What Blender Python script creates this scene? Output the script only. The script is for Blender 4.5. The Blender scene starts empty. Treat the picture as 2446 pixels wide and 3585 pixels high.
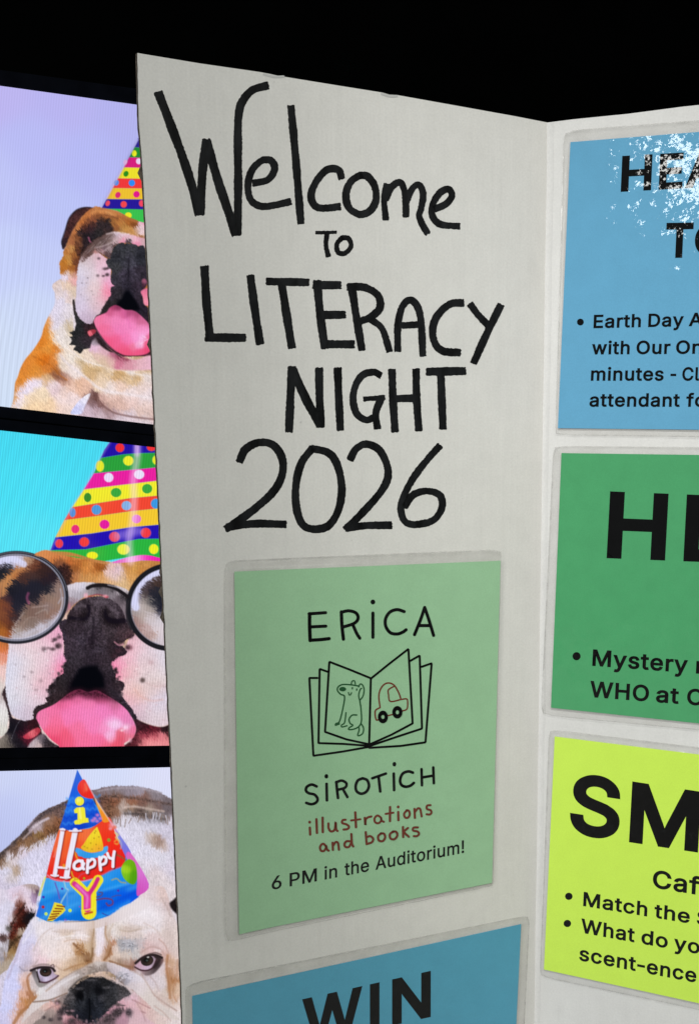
import bpy, bmesh, math, random
import numpy as np
from mathutils import Vector, Matrix
from mathutils.geometry import delaunay_2d_cdt

IN = 0.0254
TOP_Z = 1.664            # top edge of the board above the floor
sc = bpy.context.scene
COL = sc.collection

# ---------------------------------------------------------------- camera (solved from the letter-size sheets on the board)
IMG_W, IMG_H = 2446, 3585
FPX, CX, CY = 3273.60265, 1628.6925, 2047.7592
CAM = np.array([7.93297, -29.57046, -9.75582])        # inches, origin at the top of the fold
RV = np.array([0.14843, 0.02791, -0.34286])
FOLD = 0.7784                                          # angle of the left panel

def rotmat(r):
    a = np.linalg.norm(r); k = r / a
    K = np.array([[0, -k[2], k[1]], [k[2], 0, -k[0]], [-k[1], k[0], 0]])
    return np.eye(3) + np.sin(a) * K + (1 - np.cos(a)) * K @ K
M = np.array([[1, 0, 0], [0, 0, -1], [0, 1, 0]], float) @ rotmat(RV)   # world -> right, down, forward

cd = bpy.data.cameras.new('camera')
cd.sensor_fit = 'HORIZONTAL'; cd.sensor_width = 36
cd.lens = FPX / IMG_W * 36
cd.shift_x = (IMG_W / 2 - CX) / IMG_W
cd.shift_y = (CY - IMG_H / 2) / IMG_W
cd.clip_start = .01; cd.clip_end = 100
cam = bpy.data.objects.new('camera', cd); COL.objects.link(cam)
mw = Matrix.Identity(4)
for i in range(3):
    mw[i][0] = M[0][i]; mw[i][1] = -M[1][i]; mw[i][2] = -M[2][i]
loc = CAM * IN + np.array([0, 0, TOP_Z])
for i in range(3): mw[i][3] = loc[i]
cam.matrix_world = mw
sc.camera = cam

# ---------------------------------------------------------------- light
sc.view_settings.view_transform = 'Standard'
sc.view_settings.look = 'None'
sc.view_settings.exposure = 0
sc.view_settings.gamma = 1
w = bpy.data.worlds.new('World'); sc.world = w; w.use_nodes = True
bg = w.node_tree.nodes['Background']
bg.inputs[0].default_value = (.95, 1, .98, 1); bg.inputs[1].default_value = .125

def area_lamp(pos_in, size_in, watts, aim=None, col=(1, 1, .96)):
    d = bpy.data.lights.new('area_lamp', 'AREA'); d.shape = 'RECTANGLE'
    d.size, d.size_y = size_in[0] * IN, size_in[1] * IN
    d.energy = watts; d.color = col
    o = bpy.data.objects.new('area_lamp', d); COL.objects.link(o)
    p = Vector(pos_in) * IN + Vector((0, 0, TOP_Z)); o.location = p
    if aim is not None:
        o.rotation_euler = (Vector(aim) * IN + Vector((0, 0, TOP_Z)) - p).to_track_quat('-Z', 'Y').to_euler()
    return o
LAMPS = [
    ((-10.5, -150, 39), (13, 8), 3.4, (-5, -40, -10)),     # ceiling panel that glints in the top blue sheet
    ((-118, -203, 42), (48, 48), 213, (0, 0, -10)),
    ((81, -60, 68), (48, 48), 43, (0, 0, -10)),  # added fill from the right front, fitted to the board's brightness
]
for l in LAMPS: area_lamp(*l)
# added spot, its soft cone fitted to the board's falloff in brightness
sd = bpy.data.lights.new('added_spot', 'SPOT'); sd.energy = 222; sd.spot_size = .25; sd.spot_blend = 1; sd.shadow_soft_size = .06; sd.color = (1, .985, .94)
so = bpy.data.objects.new('added_spot', sd); COL.objects.link(so)
so.location = Vector((7.5, -44.7, 74.4)) * IN + Vector((0, 0, TOP_Z))
so.rotation_euler = (Vector((2.2, 0, -17.1)) * IN + Vector((0, 0, TOP_Z)) - so.location).to_track_quat('-Z', 'Y').to_euler()
# outlines of the printed letters: advance, then closed curves (point, left handle, right handle) in 1/1000 em
GLYPHS = {"!":[196,[[67,160,87,160,66,277,63,509,65,393,86,509,132,509,109,509,131,393,128,160,129,277,108,160],[98,-4,111,-4,85,-4,66,9,75,0,57,18,52,41,52,28,52,53,66,73,57,64,75,82,98,86,85,86,111,86,130,73,121,82,139,64,143,41,143,53,143,28,130,9,139,18,121,0]]],
"-":[453,[[337,244,263,244,337,226,337,188,337,207,263,188,114,188,188,188,114,207,114,244,114,226,188,244]]],
"6":[453,[[226,-7,258,-7,195,-7,142,15,167,0,118,29,84,74,98,49,71,100,64,162,64,129,64,186,80,239,69,212,91,266,137,340,110,300,176,396,252,509,214,453,276,509,322,509,299,509,265,426,151,261,208,344,149,261,145,261,147,261,150,271,165,288,157,280,174,296,196,307,184,302,207,312,235,314,221,314,266,314,316,295,293,308,339,282,370,240,357,263,382,216,389,157,389,189,389,125,368,73,382,97,354,48,310,14,334,28,286,0],[226,48,207,48,246,48,279,63,264,53,294,72,314,101,306,85,323,118,327,157,327,136,327,178,314,213,323,197,306,230,279,251,294,242,264,261,226,265,246,265,207,265,174,252,189,261,159,243,138,214,147,230,129,198,125,158,125,179,125,137,138,102,129,118,147,85,174,63,159,72,189,53]]],
"A":[480,[[16,0,39,0,78,170,201,509,140,339,226,509,276,509,251,509,338,339,463,0,401,170,440,0,395,0,418,0,359,101,287,302,323,202,281,321,264,372,273,344,255,400,232,478,245,435,236,478,245,478,241,478,233,435,213,371,222,399,204,343,191,302,196,320,155,202,85,0,120,101,62,0],[110,142,197,142,110,161,110,199,110,180,197,199,370,199,283,199,370,180,370,142,370,161,283,142]]],
"C":[510,[[267,-7,293,-7,223,-7,150,25,184,4,116,46,70,115,89,76,50,154,40,254,40,201,40,308,70,393,50,354,89,432,150,484,116,462,184,505,267,516,223,516,293,516,340,504,317,512,363,497,402,471,384,486,420,457,448,418,436,439,460,398,473,348,468,374,451,348,408,348,430,348,404,366,389,395,398,381,381,408,357,428,370,419,345,438,315,449,331,444,300,454,267,456,284,456,236,456,184,432,208,448,159,417,125,364,139,394,111,334,103,254,103,297,103,211,125,145,111,175,140,115,184,76,159,92,209,61,267,53,236,53,284,53,315,60,300,55,331,65,357,81,345,71,370,90,389,114,381,101,398,128,408,160,404,143,430,160,473,160,451,160,469,135,448,91,460,111,436,70,402,38,421,52,384,23,341,5,363,12,318,-3]]],
"D":[502,[[219,0,271,0,178,0,96,0,137,0,96,19,96,57,96,38,136,57,215,57,175,57,256,57,318,81,291,65,345,97,379,149,366,119,392,179,399,255,399,214,399,296,379,361,392,331,366,390,320,428,346,412,293,444,221,452,260,452,178,452,93,452,136,452,93,471,93,509,93,490,137,509,225,509,181,509,275,509,353,478,317,499,388,458,433,391,415,429,452,353,462,255,462,308,462,202,433,119,452,157,414,81,351,31,387,51,314,10],[125,509,103,509,125,339,125,0,125,170,103,0,60,0,82,0,60,170,60,509,60,339,82,509]]],
"E":[419,[[60,0,165,0,60,170,60,509,60,339,164,509,372,509,268,509,372,490,372,452,372,471,290,452,125,452,207,452,125,396,125,286,125,341,202,286,355,286,278,286,355,267,355,229,355,248,278,229,125,229,202,229,125,172,125,57,125,114,208,57,375,57,292,57,375,38,375,0,375,19,270,0]]],
"H":[517,[[60,0,82,0,60,170,60,509,60,339,82,509,125,509,103,509,125,435,125,289,125,362,214,289,392,289,303,289,392,362,392,509,392,435,414,509,457,509,435,509,457,339,457,0,457,170,435,0,392,0,414,0,392,77,392,232,392,155,303,232,125,232,214,232,125,155,125,0,125,77,103,0]]],
"I":[185,[[60,0,60,0,60,0,60,509,60,509,60,509,125,509,125,509,125,509,125,0,125,0,125,0]]],
"M":[628,[[60,0,81,0,60,170,60,509,60,339,91,509,152,509,121,509,193,402,277,187,235,294,280,180,287,159,284,170,291,148,299,123,295,136,303,110,311,84,307,97,315,71,322,49,319,59,317,49,307,49,312,49,310,59,318,83,314,70,322,95,330,121,326,108,334,134,342,158,338,147,346,170,352,187,349,179,394,294,476,509,435,402,507,509,568,509,537,509,568,339,568,0,568,170,547,0,504,0,525,0,504,97,504,291,504,194,504,302,504,327,504,314,505,340,505,369,505,354,505,383,506,413,506,398,506,428,507,457,507,443,509,457,513,457,511,457,508,441,498,409,503,426,492,393,482,363,487,378,477,348,467,322,472,334,463,309,456,291,459,299,418,194,342,0,380,97,323,0,286,0,305,0,248,97,170,291,209,194,167,299,159,321,163,309,155,333,145,361,150,346,140,376,129,408,135,391,124,424,112,457,118,441,114,457,119,457,117,457,119,444,120,416,120,431,120,401,121,372,121,387,121,357,122,328,121,342,122,315,122,291,122,302,122,194,122,0,122,97,101,0]]],
"N":[523,[[60,0,82,0,60,170,60,509,60,339,85,509,136,509,111,509,205,400,343,183,274,291,349,174,363,151,355,164,370,138,388,107,379,123,396,90,414,55,405,73,411,55,405,54,408,54,403,72,401,108,401,90,400,126,399,157,399,142,399,172,399,195,399,185,399,300,399,509,399,404,420,509,463,509,442,509,463,339,463,0,463,170,438,0,387,0,412,0,325,97,202,290,264,193,194,303,177,331,186,316,169,345,148,381,159,362,137,400,108,452,123,424,111,453,119,454,115,453,120,428,122,384,121,405,123,362,124,328,124,344,125,312,125,291,125,300,125,194,125,0,125,97,103,0]]],
"O":[533,[[267,-7,311,-7,223,-7,150,25,184,4,116,46,70,115,90,76,50,154,40,254,40,201,40,308,70,393,50,354,90,432,150,484,116,462,184,505,267,516,223,516,311,516,384,484,350,505,418,462,464,393,444,432,483,354,493,254,493,308,493,201,464,115,483,154,444,76,384,25,418,46,350,4],[267,53,236,53,297,53,349,76,325,61,374,91,408,144,394,114,423,174,430,254,430,211,430,298,408,365,423,335,394,395,349,433,374,417,325,448,267,456,297,456,236,456,184,433,209,448,159,417,125,364,140,394,111,334,103,254,103,297,103,211,125,144,111,174,140,114,184,76,159,92,209,61]]],
"P":[445,[[60,0,82,0,60,170,60,509,60,339,118,509,235,509,177,509,274,509,332,487,307,502,358,473,390,430,377,454,402,405,409,348,409,378,409,317,390,265,402,290,377,241,332,207,358,222,307,193,235,186,274,186,193,186,109,186,151,186,109,205,109,242,109,224,150,242,233,242,191,242,259,242,297,256,281,247,313,265,333,294,325,278,341,310,344,348,344,328,344,368,333,402,341,386,325,417,297,439,313,430,280,448,232,452,259,452,196,452,125,452,160,452,125,301,125,0,125,151,103,0]]],
"S":[447,[[224,-9,263,-9,187,-9,128,9,155,-3,100,21,64,60,79,38,49,82,38,137,40,107,60,137,104,137,82,137,106,117,123,88,112,101,134,75,166,59,149,65,184,52,224,49,203,49,247,49,286,60,268,53,304,68,329,92,319,78,340,105,346,139,346,121,346,155,332,179,341,169,323,189,296,205,311,198,281,211,245,222,264,217,224,228,184,239,204,234,142,251,86,289,109,268,63,311,52,372,52,339,52,401,75,448,60,426,90,469,138,498,111,486,164,510,227,516,194,516,261,516,316,498,290,510,342,486,377,449,362,469,392,428,401,378,400,404,380,378,337,378,358,378,335,403,302,437,323,423,281,451,225,459,256,459,203,459,167,448,184,455,151,441,129,418,138,431,120,406,115,376,115,391,115,358,131,334,120,344,142,323,169,308,154,314,184,302,212,293,199,297,230,289,264,279,247,284,279,275,312,264,295,270,328,257,359,238,344,248,373,227,395,198,385,214,404,181,408,139,408,162,408,111,386,64,401,86,372,41,323,11,351,24,296,-2]]],
"T":[449,[[32,452,85,452,32,471,32,509,32,490,160,509,417,509,288,509,417,490,417,452,417,471,363,452,257,452,310,452,257,301,257,0,257,151,235,0,193,0,214,0,193,151,193,452,193,301,139,452]]],
"W":[686,[[155,0,180,0,109,170,16,509,63,339,38,509,82,509,60,509,109,404,163,196,136,300,168,179,175,145,172,163,179,128,187,94,183,111,190,76,197,40,194,58,194,40,189,40,192,40,193,58,200,94,196,76,203,111,211,145,207,128,215,163,224,196,220,179,251,300,306,509,279,404,331,509,380,509,355,509,407,404,462,196,434,300,466,179,474,145,470,163,478,128,486,94,482,111,490,76,497,40,494,58,494,40,488,40,491,40,492,58,499,94,495,76,502,111,510,145,506,128,515,163,523,196,519,179,550,300,603,509,576,404,625,509,670,509,647,509,623,339,530,0,577,170,505,0,455,0,480,0,426,108,368,323,397,215,362,344,351,391,357,367,346,416,336,475,341,444,341,475,350,475,345,475,345,445,335,395,340,419,330,371,318,323,324,347,289,215,230,0,260,108,205,0]]],
"a":[389,[[160,-9,182,-9,136,-9,94,5,114,-4,75,14,48,45,59,27,36,62,30,108,30,83,30,130,43,161,35,147,52,175,78,193,63,185,92,201,125,211,108,207,143,215,178,220,160,218,201,223,234,227,219,225,248,228,265,235,258,231,272,239,276,255,276,245,276,255,276,257,276,256,276,272,267,297,273,286,261,308,240,322,252,316,228,328,196,331,213,331,178,331,149,322,162,328,136,317,118,301,126,309,110,292,100,274,104,283,80,280,41,291,61,285,50,314,79,346,62,332,95,360,133,375,113,369,153,381,194,384,173,384,208,384,239,379,223,383,255,376,286,360,271,370,301,351,322,320,313,338,332,303,337,251,337,280,337,168,337,0,337,84,317,0,277,0,297,0,277,17,277,52,277,35,275,52,272,52,274,52,268,43,252,25,261,34,243,15,215,1,230,7,200,-5],[170,45,155,45,193,45,228,59,212,50,243,68,263,93,255,79,271,107,276,138,276,122,276,155,276,190,276,173,273,187,259,182,268,184,251,180,231,176,242,178,221,174,200,171,210,172,190,170,175,168,182,169,161,166,134,159,147,163,121,154,103,139,111,148,96,131,92,105,92,119,92,92,102,72,95,81,109,63,130,52,118,57,142,48]]],
"c":[396,[[207,-8,226,-8,173,-8,117,16,143,0,91,33,56,85,71,56,41,114,34,187,34,149,34,227,56,291,41,262,71,321,117,360,91,343,143,376,207,384,173,384,226,384,260,377,243,382,276,372,305,356,292,365,319,347,340,322,330,335,350,309,362,277,357,294,342,272,303,262,322,267,300,272,290,289,296,281,285,297,270,311,278,305,262,317,242,325,253,322,232,328,207,330,220,330,182,330,145,310,161,323,129,297,108,258,116,280,100,237,96,187,96,213,96,162,108,117,100,139,116,96,145,66,129,79,161,53,207,46,182,46,220,46,243,52,232,48,253,55,271,66,263,60,279,72,292,89,286,80,297,97,304,117,301,107,324,112,363,102,343,107,358,85,341,56,351,70,332,43,306,21,320,31,293,12,261,-1,277,4,244,-6]]],
"d":[424,[[195,-8,219,-8,164,-8,111,16,136,0,87,32,55,84,68,55,41,114,34,189,34,149,34,229,55,293,41,263,69,322,112,361,88,345,136,376,196,384,164,384,219,384,253,373,238,381,268,365,287,346,279,356,296,336,306,319,302,327,308,319,311,319,309,319,311,382,311,509,311,446,331,509,372,509,351,509,372,339,372,0,372,170,352,0,313,0,332,0,313,20,313,59,313,39,311,59,307,59,309,59,302,51,287,31,295,42,278,21,252,4,267,12,238,-4],[205,47,181,47,227,47,263,65,247,53,279,77,299,115,291,94,308,136,312,189,312,161,312,217,300,263,308,242,292,284,263,312,279,300,247,324,205,330,228,330,181,330,145,311,161,324,129,299,108,261,116,282,100,240,96,189,96,216,96,162,109,117,100,138,117,95,145,66,129,78,161,53]]],
"e":[404,[[212,-8,238,-8,175,-8,117,16,143,0,90,33,56,85,70,56,41,114,34,187,34,148,34,226,55,290,41,260,69,319,115,359,89,343,141,376,205,384,171,384,226,384,266,374,246,381,285,367,319,341,303,356,335,326,357,282,348,306,366,258,371,194,371,228,371,186,371,169,371,178,272,169,75,169,174,169,75,187,75,221,75,204,163,221,338,221,250,221,329,215,310,202,319,208,310,227,298,269,306,249,290,288,263,314,278,303,247,325,205,330,228,330,182,330,146,313,163,325,130,302,109,270,118,288,100,251,96,211,96,232,96,200,96,178,96,189,96,150,110,106,101,126,120,87,151,61,134,72,168,51,212,46,189,46,228,46,254,53,241,48,266,57,285,73,277,64,294,82,306,105,301,93,325,101,365,91,345,96,359,71,335,39,349,54,321,24,283,4,303,13,262,-4]]],
"f":[254,[[228,379,154,379,228,362,228,327,228,344,154,327,6,327,80,327,6,344,6,379,6,362,80,379],[81,0,101,0,81,144,81,432,81,288,81,453,96,486,86,471,106,500,135,519,119,511,152,526,187,530,169,530,201,530,222,527,213,529,232,525,243,521,238,523,238,503,227,468,233,486,224,470,215,472,220,471,210,473,195,474,203,474,176,474,154,460,163,469,146,451,142,419,142,437,142,279,142,0,142,140,121,0]]],
"h":[410,[[114,227,114,249,114,151,114,0,114,76,93,0,53,0,73,0,53,170,53,509,53,339,73,509,114,509,93,509,114,435,114,287,114,361,110,287,102,287,106,287,114,322,152,362,131,347,174,377,227,384,199,384,253,384,295,369,276,379,315,358,341,321,330,342,352,299,357,240,357,273,357,160,357,0,357,80,337,0,296,0,316,0,296,78,296,235,296,157,296,265,273,304,288,288,258,321,210,329,237,329,192,329,161,317,175,325,146,309,126,283,135,298,118,267]]],
"i":[167,[[53,0,73,0,53,126,53,379,53,253,73,379,114,379,93,379,114,253,114,0,114,126,93,0],[84,443,95,443,72,443,54,455,62,447,45,462,41,483,41,472,41,494,54,512,45,504,62,520,84,524,72,524,95,524,114,512,106,520,122,504,126,483,126,494,126,472,114,455,122,462,106,447]]],
"l":[189,[[139,-2,147,-2,110,-2,74,20,88,5,60,35,53,84,53,57,53,226,53,509,53,367,73,509,114,509,93,509,114,372,114,99,114,235,114,81,120,62,116,69,125,55,146,52,133,52,152,52,160,53,157,52,164,53,170,54,167,54,173,37,181,3,177,20,175,1,162,-1,169,0,154,-2]]],
"m":[610,[[53,0,73,0,53,126,53,379,53,253,72,379,112,379,92,379,112,351,112,295,112,323,111,295,108,295,109,295,113,316,132,346,121,332,144,359,172,376,157,369,187,383,219,386,203,386,247,386,287,361,270,378,305,344,321,295,316,322,318,295,312,295,315,295,317,313,337,343,325,329,349,357,381,375,364,367,398,382,437,386,416,386,459,386,497,372,479,381,515,362,541,328,530,348,551,309,557,255,557,285,557,170,557,0,557,85,536,0,496,0,516,0,496,85,496,254,496,169,496,281,473,313,488,301,457,325,419,330,439,330,402,330,374,320,387,327,362,313,345,290,352,303,339,278,335,247,335,263,335,165,335,0,335,82,315,0,274,0,295,0,274,87,274,260,274,173,274,281,253,311,267,298,239,324,199,330,221,330,185,330,158,320,171,327,144,313,126,289,134,303,118,276,114,238,114,258,114,159,114,0,114,79,93,0]]],
"n":[410,[[114,227,114,249,114,151,114,0,114,76,93,0,53,0,73,0,53,126,53,379,53,253,72,379,112,379,92,379,112,349,112,287,112,318,109,287,102,287,106,287,114,322,152,362,131,347,174,377,227,384,199,384,253,384,295,369,276,379,314,358,341,321,330,342,352,299,357,240,357,273,357,160,357,0,357,80,337,0,296,0,316,0,296,78,296,235,296,157,296,265,273,304,288,288,258,321,210,329,237,329,192,329,161,317,175,325,146,309,126,283,135,298,118,267]]],
"o":[415,[[207,-8,242,-8,173,-8,117,16,143,0,91,33,56,85,71,56,41,114,34,187,34,149,34,227,56,291,41,262,71,321,117,360,91,343,143,376,207,384,173,384,242,384,299,360,273,376,325,343,359,291,345,321,374,262,381,187,381,227,381,149,359,85,374,114,345,56,299,16,325,33,273,0],[207,46,182,46,233,46,270,66,254,53,287,79,307,117,299,96,315,139,319,187,319,162,319,213,307,258,315,236,299,280,270,310,287,297,254,323,207,330,233,330,182,330,145,310,161,323,129,297,108,258,116,280,100,237,96,187,96,213,96,162,108,117,100,139,116,96,145,66,129,79,161,53]]],
"r":[259,[[53,0,73,0,53,126,53,379,53,253,72,379,112,379,92,379,112,360,112,321,112,340,113,321,115,321,114,321,122,340,152,367,135,355,170,379,213,385,190,385,218,385,229,384,223,385,235,384,243,384,240,384,243,363,243,322,243,343,242,323,230,324,237,323,223,325,207,326,215,326,189,326,159,315,173,322,145,307,126,284,134,297,118,270,114,237,114,255,114,158,114,0,114,79,93,0]]],
"s":[365,[[182,-8,211,-8,156,-8,112,3,133,-4,92,11,62,38,75,23,49,53,36,94,40,72,55,98,94,107,74,102,99,86,124,60,109,70,139,50,181,45,158,45,208,45,244,62,229,51,260,74,268,103,268,87,268,116,254,136,263,127,245,144,212,155,231,151,191,160,149,170,170,165,115,178,72,208,89,191,55,225,47,274,47,247,47,296,65,332,53,315,77,348,115,370,94,361,136,380,187,384,160,384,213,384,254,372,235,380,272,365,299,339,287,353,310,325,324,290,319,309,305,286,268,277,287,281,263,292,243,316,255,304,230,327,187,333,212,333,165,333,131,317,146,327,116,306,109,277,109,293,109,263,124,243,114,252,134,235,172,223,150,228,191,218,229,209,210,214,264,201,306,171,290,188,323,154,331,107,331,133,331,84,312,47,325,64,300,30,260,6,282,16,237,-3]]],
"t":[227,[[204,379,138,379,204,362,204,327,204,344,138,327,6,327,72,327,6,344,6,379,6,362,72,379],[65,471,65,345,85,471,126,471,106,471,126,347,126,98,126,222,126,81,136,61,129,69,143,54,170,50,154,50,174,50,185,51,179,50,191,52,202,54,197,53,206,36,213,2,209,19,207,0,192,-3,200,-2,184,-4,168,-4,176,-4,136,-4,92,21,110,4,74,38,65,93,65,62,65,219]]],
"u":[410,[[182,-5,211,-5,157,-5,115,11,134,0,95,21,69,59,80,37,58,80,53,139,53,107,53,219,53,379,53,299,73,379,114,379,93,379,114,301,114,144,114,222,114,114,137,75,121,91,152,58,200,50,173,50,218,50,249,62,235,54,264,70,283,97,275,81,292,112,296,153,296,131,296,228,296,379,296,304,316,379,357,379,337,379,357,253,357,0,357,126,337,0,298,0,318,0,298,31,298,92,298,61,301,92,307,92,304,92,295,57,257,17,279,32,235,2]]],
"w":[567,[[138,0,158,0,99,126,23,379,61,253,44,379,87,379,66,379,103,324,133,214,118,269,140,191,154,137,147,165,161,108,175,41,168,76,172,41,165,41,168,41,172,75,186,135,179,106,193,163,206,214,199,190,221,269,252,379,237,324,273,379,316,379,295,379,332,324,362,214,347,269,368,190,382,136,375,164,388,107,402,41,395,76,399,41,391,41,395,41,399,75,413,135,406,107,420,164,434,214,427,190,449,269,480,379,465,324,502,379,545,379,523,379,506,253,429,0,468,126,409,0,368,0,389,0,352,57,319,172,335,114,314,189,305,225,309,207,300,243,291,280,295,261,286,299,277,338,281,318,281,338,291,338,286,338,286,319,277,280,281,299,272,261,263,225,267,243,258,206,248,172,253,189,231,114,199,0,215,57,178,0]]],
"y":[389,[[47,-139,51,-140,52,-121,61,-86,57,-103,65,-86,71,-87,68,-87,83,-90,104,-89,94,-91,114,-87,130,-74,122,-82,138,-66,151,-36,145,-53,155,-24,163,-1,159,-13,114,126,17,379,66,252,40,379,84,379,62,379,111,305,165,155,138,230,174,132,187,87,181,109,193,64,206,21,199,42,198,21,184,21,191,21,190,42,202,87,196,64,209,110,224,155,216,132,251,230,305,379,278,305,327,379,371,379,349,379,316,234,204,-58,260,88,196,-78,177,-107,187,-94,166,-120,139,-136,153,-129,125,-142,91,-145,109,-145,81,-145,65,-143,72,-144,57,-142]]]}
# ---------------------------------------------------------------- pictures shown on the lit screens
def hexrgb(h):
    h = h.lstrip('#')
    if len(h) == 3: h = ''.join(c * 2 for c in h)
    return np.array([int(h[i:i + 2], 16) / 255 for i in (0, 2, 4)])

def vnoise(x, y, seed=0):
    """smooth value noise, 0..1"""
    xi = np.floor(x).astype(np.int64); yi = np.floor(y).astype(np.int64)
    fx = x - xi; fy = y - yi
    fx = fx * fx * (3 - 2 * fx); fy = fy * fy * (3 - 2 * fy)
    def hsh(a, b):
        n = (a * 374761393 + b * 668265263 + seed * 144665) & 0x7fffffff
        n = ((n ^ (n >> 13)) * 1274126177) & 0x7fffffff
        return ((n ^ (n >> 16)) & 0xffff) / 65535.0
    a = hsh(xi, yi); b = hsh(xi + 1, yi); c = hsh(xi, yi + 1); d = hsh(xi + 1, yi + 1)
    return (a * (1 - fx) + b * fx) * (1 - fy) + (c * (1 - fx) + d * fx) * fy

def spline(pts, closed=True, n=6):
    p = np.asarray(pts, float)
    if len(p) < 3: return p
    if closed:
        q = np.vstack([p[-1:], p, p[:2]])
    else:
        q = np.vstack([2 * p[0] - p[1], p, 2 * p[-1] - p[-2]])
    out = []
    for i in range(len(q) - 3):
        a, b, c, d = q[i:i + 4]
        for k in range(n):
            t = k / n
            out.append(.5 * ((2 * b) + (c - a) * t + (2 * a - 5 * b + 4 * c - d) * t * t + (3 * b - a - 3 * c + d) * t ** 3))
    if not closed: out.append(p[-1])
    return np.array(out)

def nums(s):
    return np.array([float(v) for v in s.replace(',', ' ').split()]).reshape(-1, 2)

class Picture:
    def __init__(self, X, Y):
        self.X, self.Y = X, Y
        self.C = np.zeros(X.shape + (3,)); self.L = np.zeros(X.shape, np.int32)
        self.frame(0, 0, 1); self.lab = 0; self.warp = None; self.gain = 1.0
    def frame(self, ox, oy, s):
        self.ox, self.oy, self.s = ox, oy, s
    def P(self, s):
        p = nums(s) if isinstance(s, str) else np.asarray(s, float)
        return np.column_stack([self.ox + p[:, 0] * self.s, self.oy + p[:, 1] * self.s])
    def field(self, txt, sm=16, wide=.52):
        """colour samples 'x y hex; ...' blended smoothly"""
        pts = []; cols = []
        for e in txt.split(';'):
            e = e.split()
            if len(e) == 3:
                pts.append((float(e[0]), float(e[1]))); cols.append(hexrgb(e[2]))
        pts = self.P(np.array(pts)); cols = np.array(cols)
        dd = np.sqrt(((pts[:, None] - pts[None]) ** 2).sum(2)); dd.sort(1)
        bw = np.clip(dd[:, 1:4].mean(1) * wide, sm * .45, 90)
        def f(x, y):
            acc = np.zeros(x.shape + (3,)); ws = np.zeros(x.shape)
            for p, c, h in zip(pts, cols, bw):
                d2 = (x - p[0]) ** 2 + (y - p[1]) ** 2
                w = np.exp(-d2 / (h * h)) + 1e-3 / (1 + d2 / (h * h)) ** 3
                acc += w[..., None] * c; ws += w
            return acc / ws[..., None]
        return f
    def put(self, sl, m, col):
        x = self.X[sl]; y = self.Y[sl]
        if callable(col):
            if self.lab in (DOG, GLS) and self.warp:      # hairs: the colours mingle along the lie of the coat
                amp, lg, ac, ang = self.warp
                a = math.radians(ang) + (vnoise(x / 60, y / 60, 31) - .5) * 2.2
                ca, sa = np.cos(a), np.sin(a)
                u = x * math.cos(math.radians(ang)) + y * math.sin(math.radians(ang)); v = -x * math.sin(math.radians(ang)) + y * math.cos(math.radians(ang))
                n = (vnoise(u / lg, v / ac, 21) - .5) * 2 + (vnoise(u / lg * 1.9, v / ac * 1.7, 22) - .5) * .8
                n2 = (vnoise(x / 7, y / 7, 23) - .5) * amp * .3
                x, y = x + n * amp * ca - n2 * sa, y + n * amp * sa + n2 * ca
            c = col(x, y)
        else: c = hexrgb(col)
        self.C[sl] = self.C[sl] * (1 - m[..., None]) + c * m[..., None]
        if self.lab is not None: self.L[sl] = np.where(m > .5, self.lab, self.L[sl])
    def box(self, p, pad):
        x0, y0 = p.min(0) - pad; x1, y1 = p.max(0) + pad
        k = (self.X >= x0) & (self.X <= x1) & (self.Y >= y0) & (self.Y <= y1)
        if not k.any(): return None
        r = np.where(k.any(1))[0]; c = np.where(k.any(0))[0]
        return slice(r[0], r[-1] + 1), slice(c[0], c[-1] + 1)
    def dist(self, p, x, y, closed):
        d = np.full(x.shape, 1e18); ins = np.zeros(x.shape, bool)
        n = len(p)
        for i in range(n if closed else n - 1):
            a = p[i]; b = p[(i + 1) % n]; e = b - a; L = e @ e
            if L < 1e-12: continue
            t = np.clip(((x - a[0]) * e[0] + (y - a[1]) * e[1]) / L, 0, 1)
            d = np.minimum(d, (x - a[0] - t * e[0]) ** 2 + (y - a[1] - t * e[1]) ** 2)
            if closed and a[1] != b[1]:
                cr = ((a[1] > y) != (b[1] > y)) & (x < (b[0] - a[0]) * (y - a[1]) / (b[1] - a[1]) + a[0])
                ins ^= cr
        d = np.sqrt(d)
        return np.where(ins, -d, d) if closed else d
    def fill(self, pts, col, soft=3, smooth=True, rough=0, rs=6, alpha=1, grow=0):
        p = self.P(pts)
        if smooth: p = spline(p, True, 5)
        sl = self.box(p, soft + rough + grow + 2)
        if sl is None: return
        x = self.X[sl]; y = self.Y[sl]
        d = self.dist(p, x, y, True) - grow
        if rough: d = d + (vnoise(x / rs, y / rs, 3) - .5) * 2 * rough + (vnoise(x / rs * 2.1, y / rs * 2.1, 5) - .5) * rough
        m = np.clip(.5 - d / (2 * soft), 0, 1); m = m * m * (3 - 2 * m)
        self.put(sl, m * alpha, col)
    def blob(self, x, y, rx, ry, col, alpha=1, ang=0, hard=0):
        p = self.P(np.array([[x, y]]))[0]; rx *= self.s; ry *= self.s
        R = max(rx, ry) * 2.2
        sl = self.box(np.array([p - R, p + R]), 0)
        if sl is None: return
        dx = self.X[sl] - p[0]; dy = self.Y[sl] - p[1]
        a = math.radians(ang); u = (dx * math.cos(a) + dy * math.sin(a)) / rx; v = (-dx * math.sin(a) + dy * math.cos(a)) / ry
        r = np.sqrt(u * u + v * v)
        m = np.clip((1 - r) * min(rx, ry) / 2.4 + .5, 0, 1) if hard else np.exp(-1.2 * r * r * r)
        self.put(sl, m * alpha, col)
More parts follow.
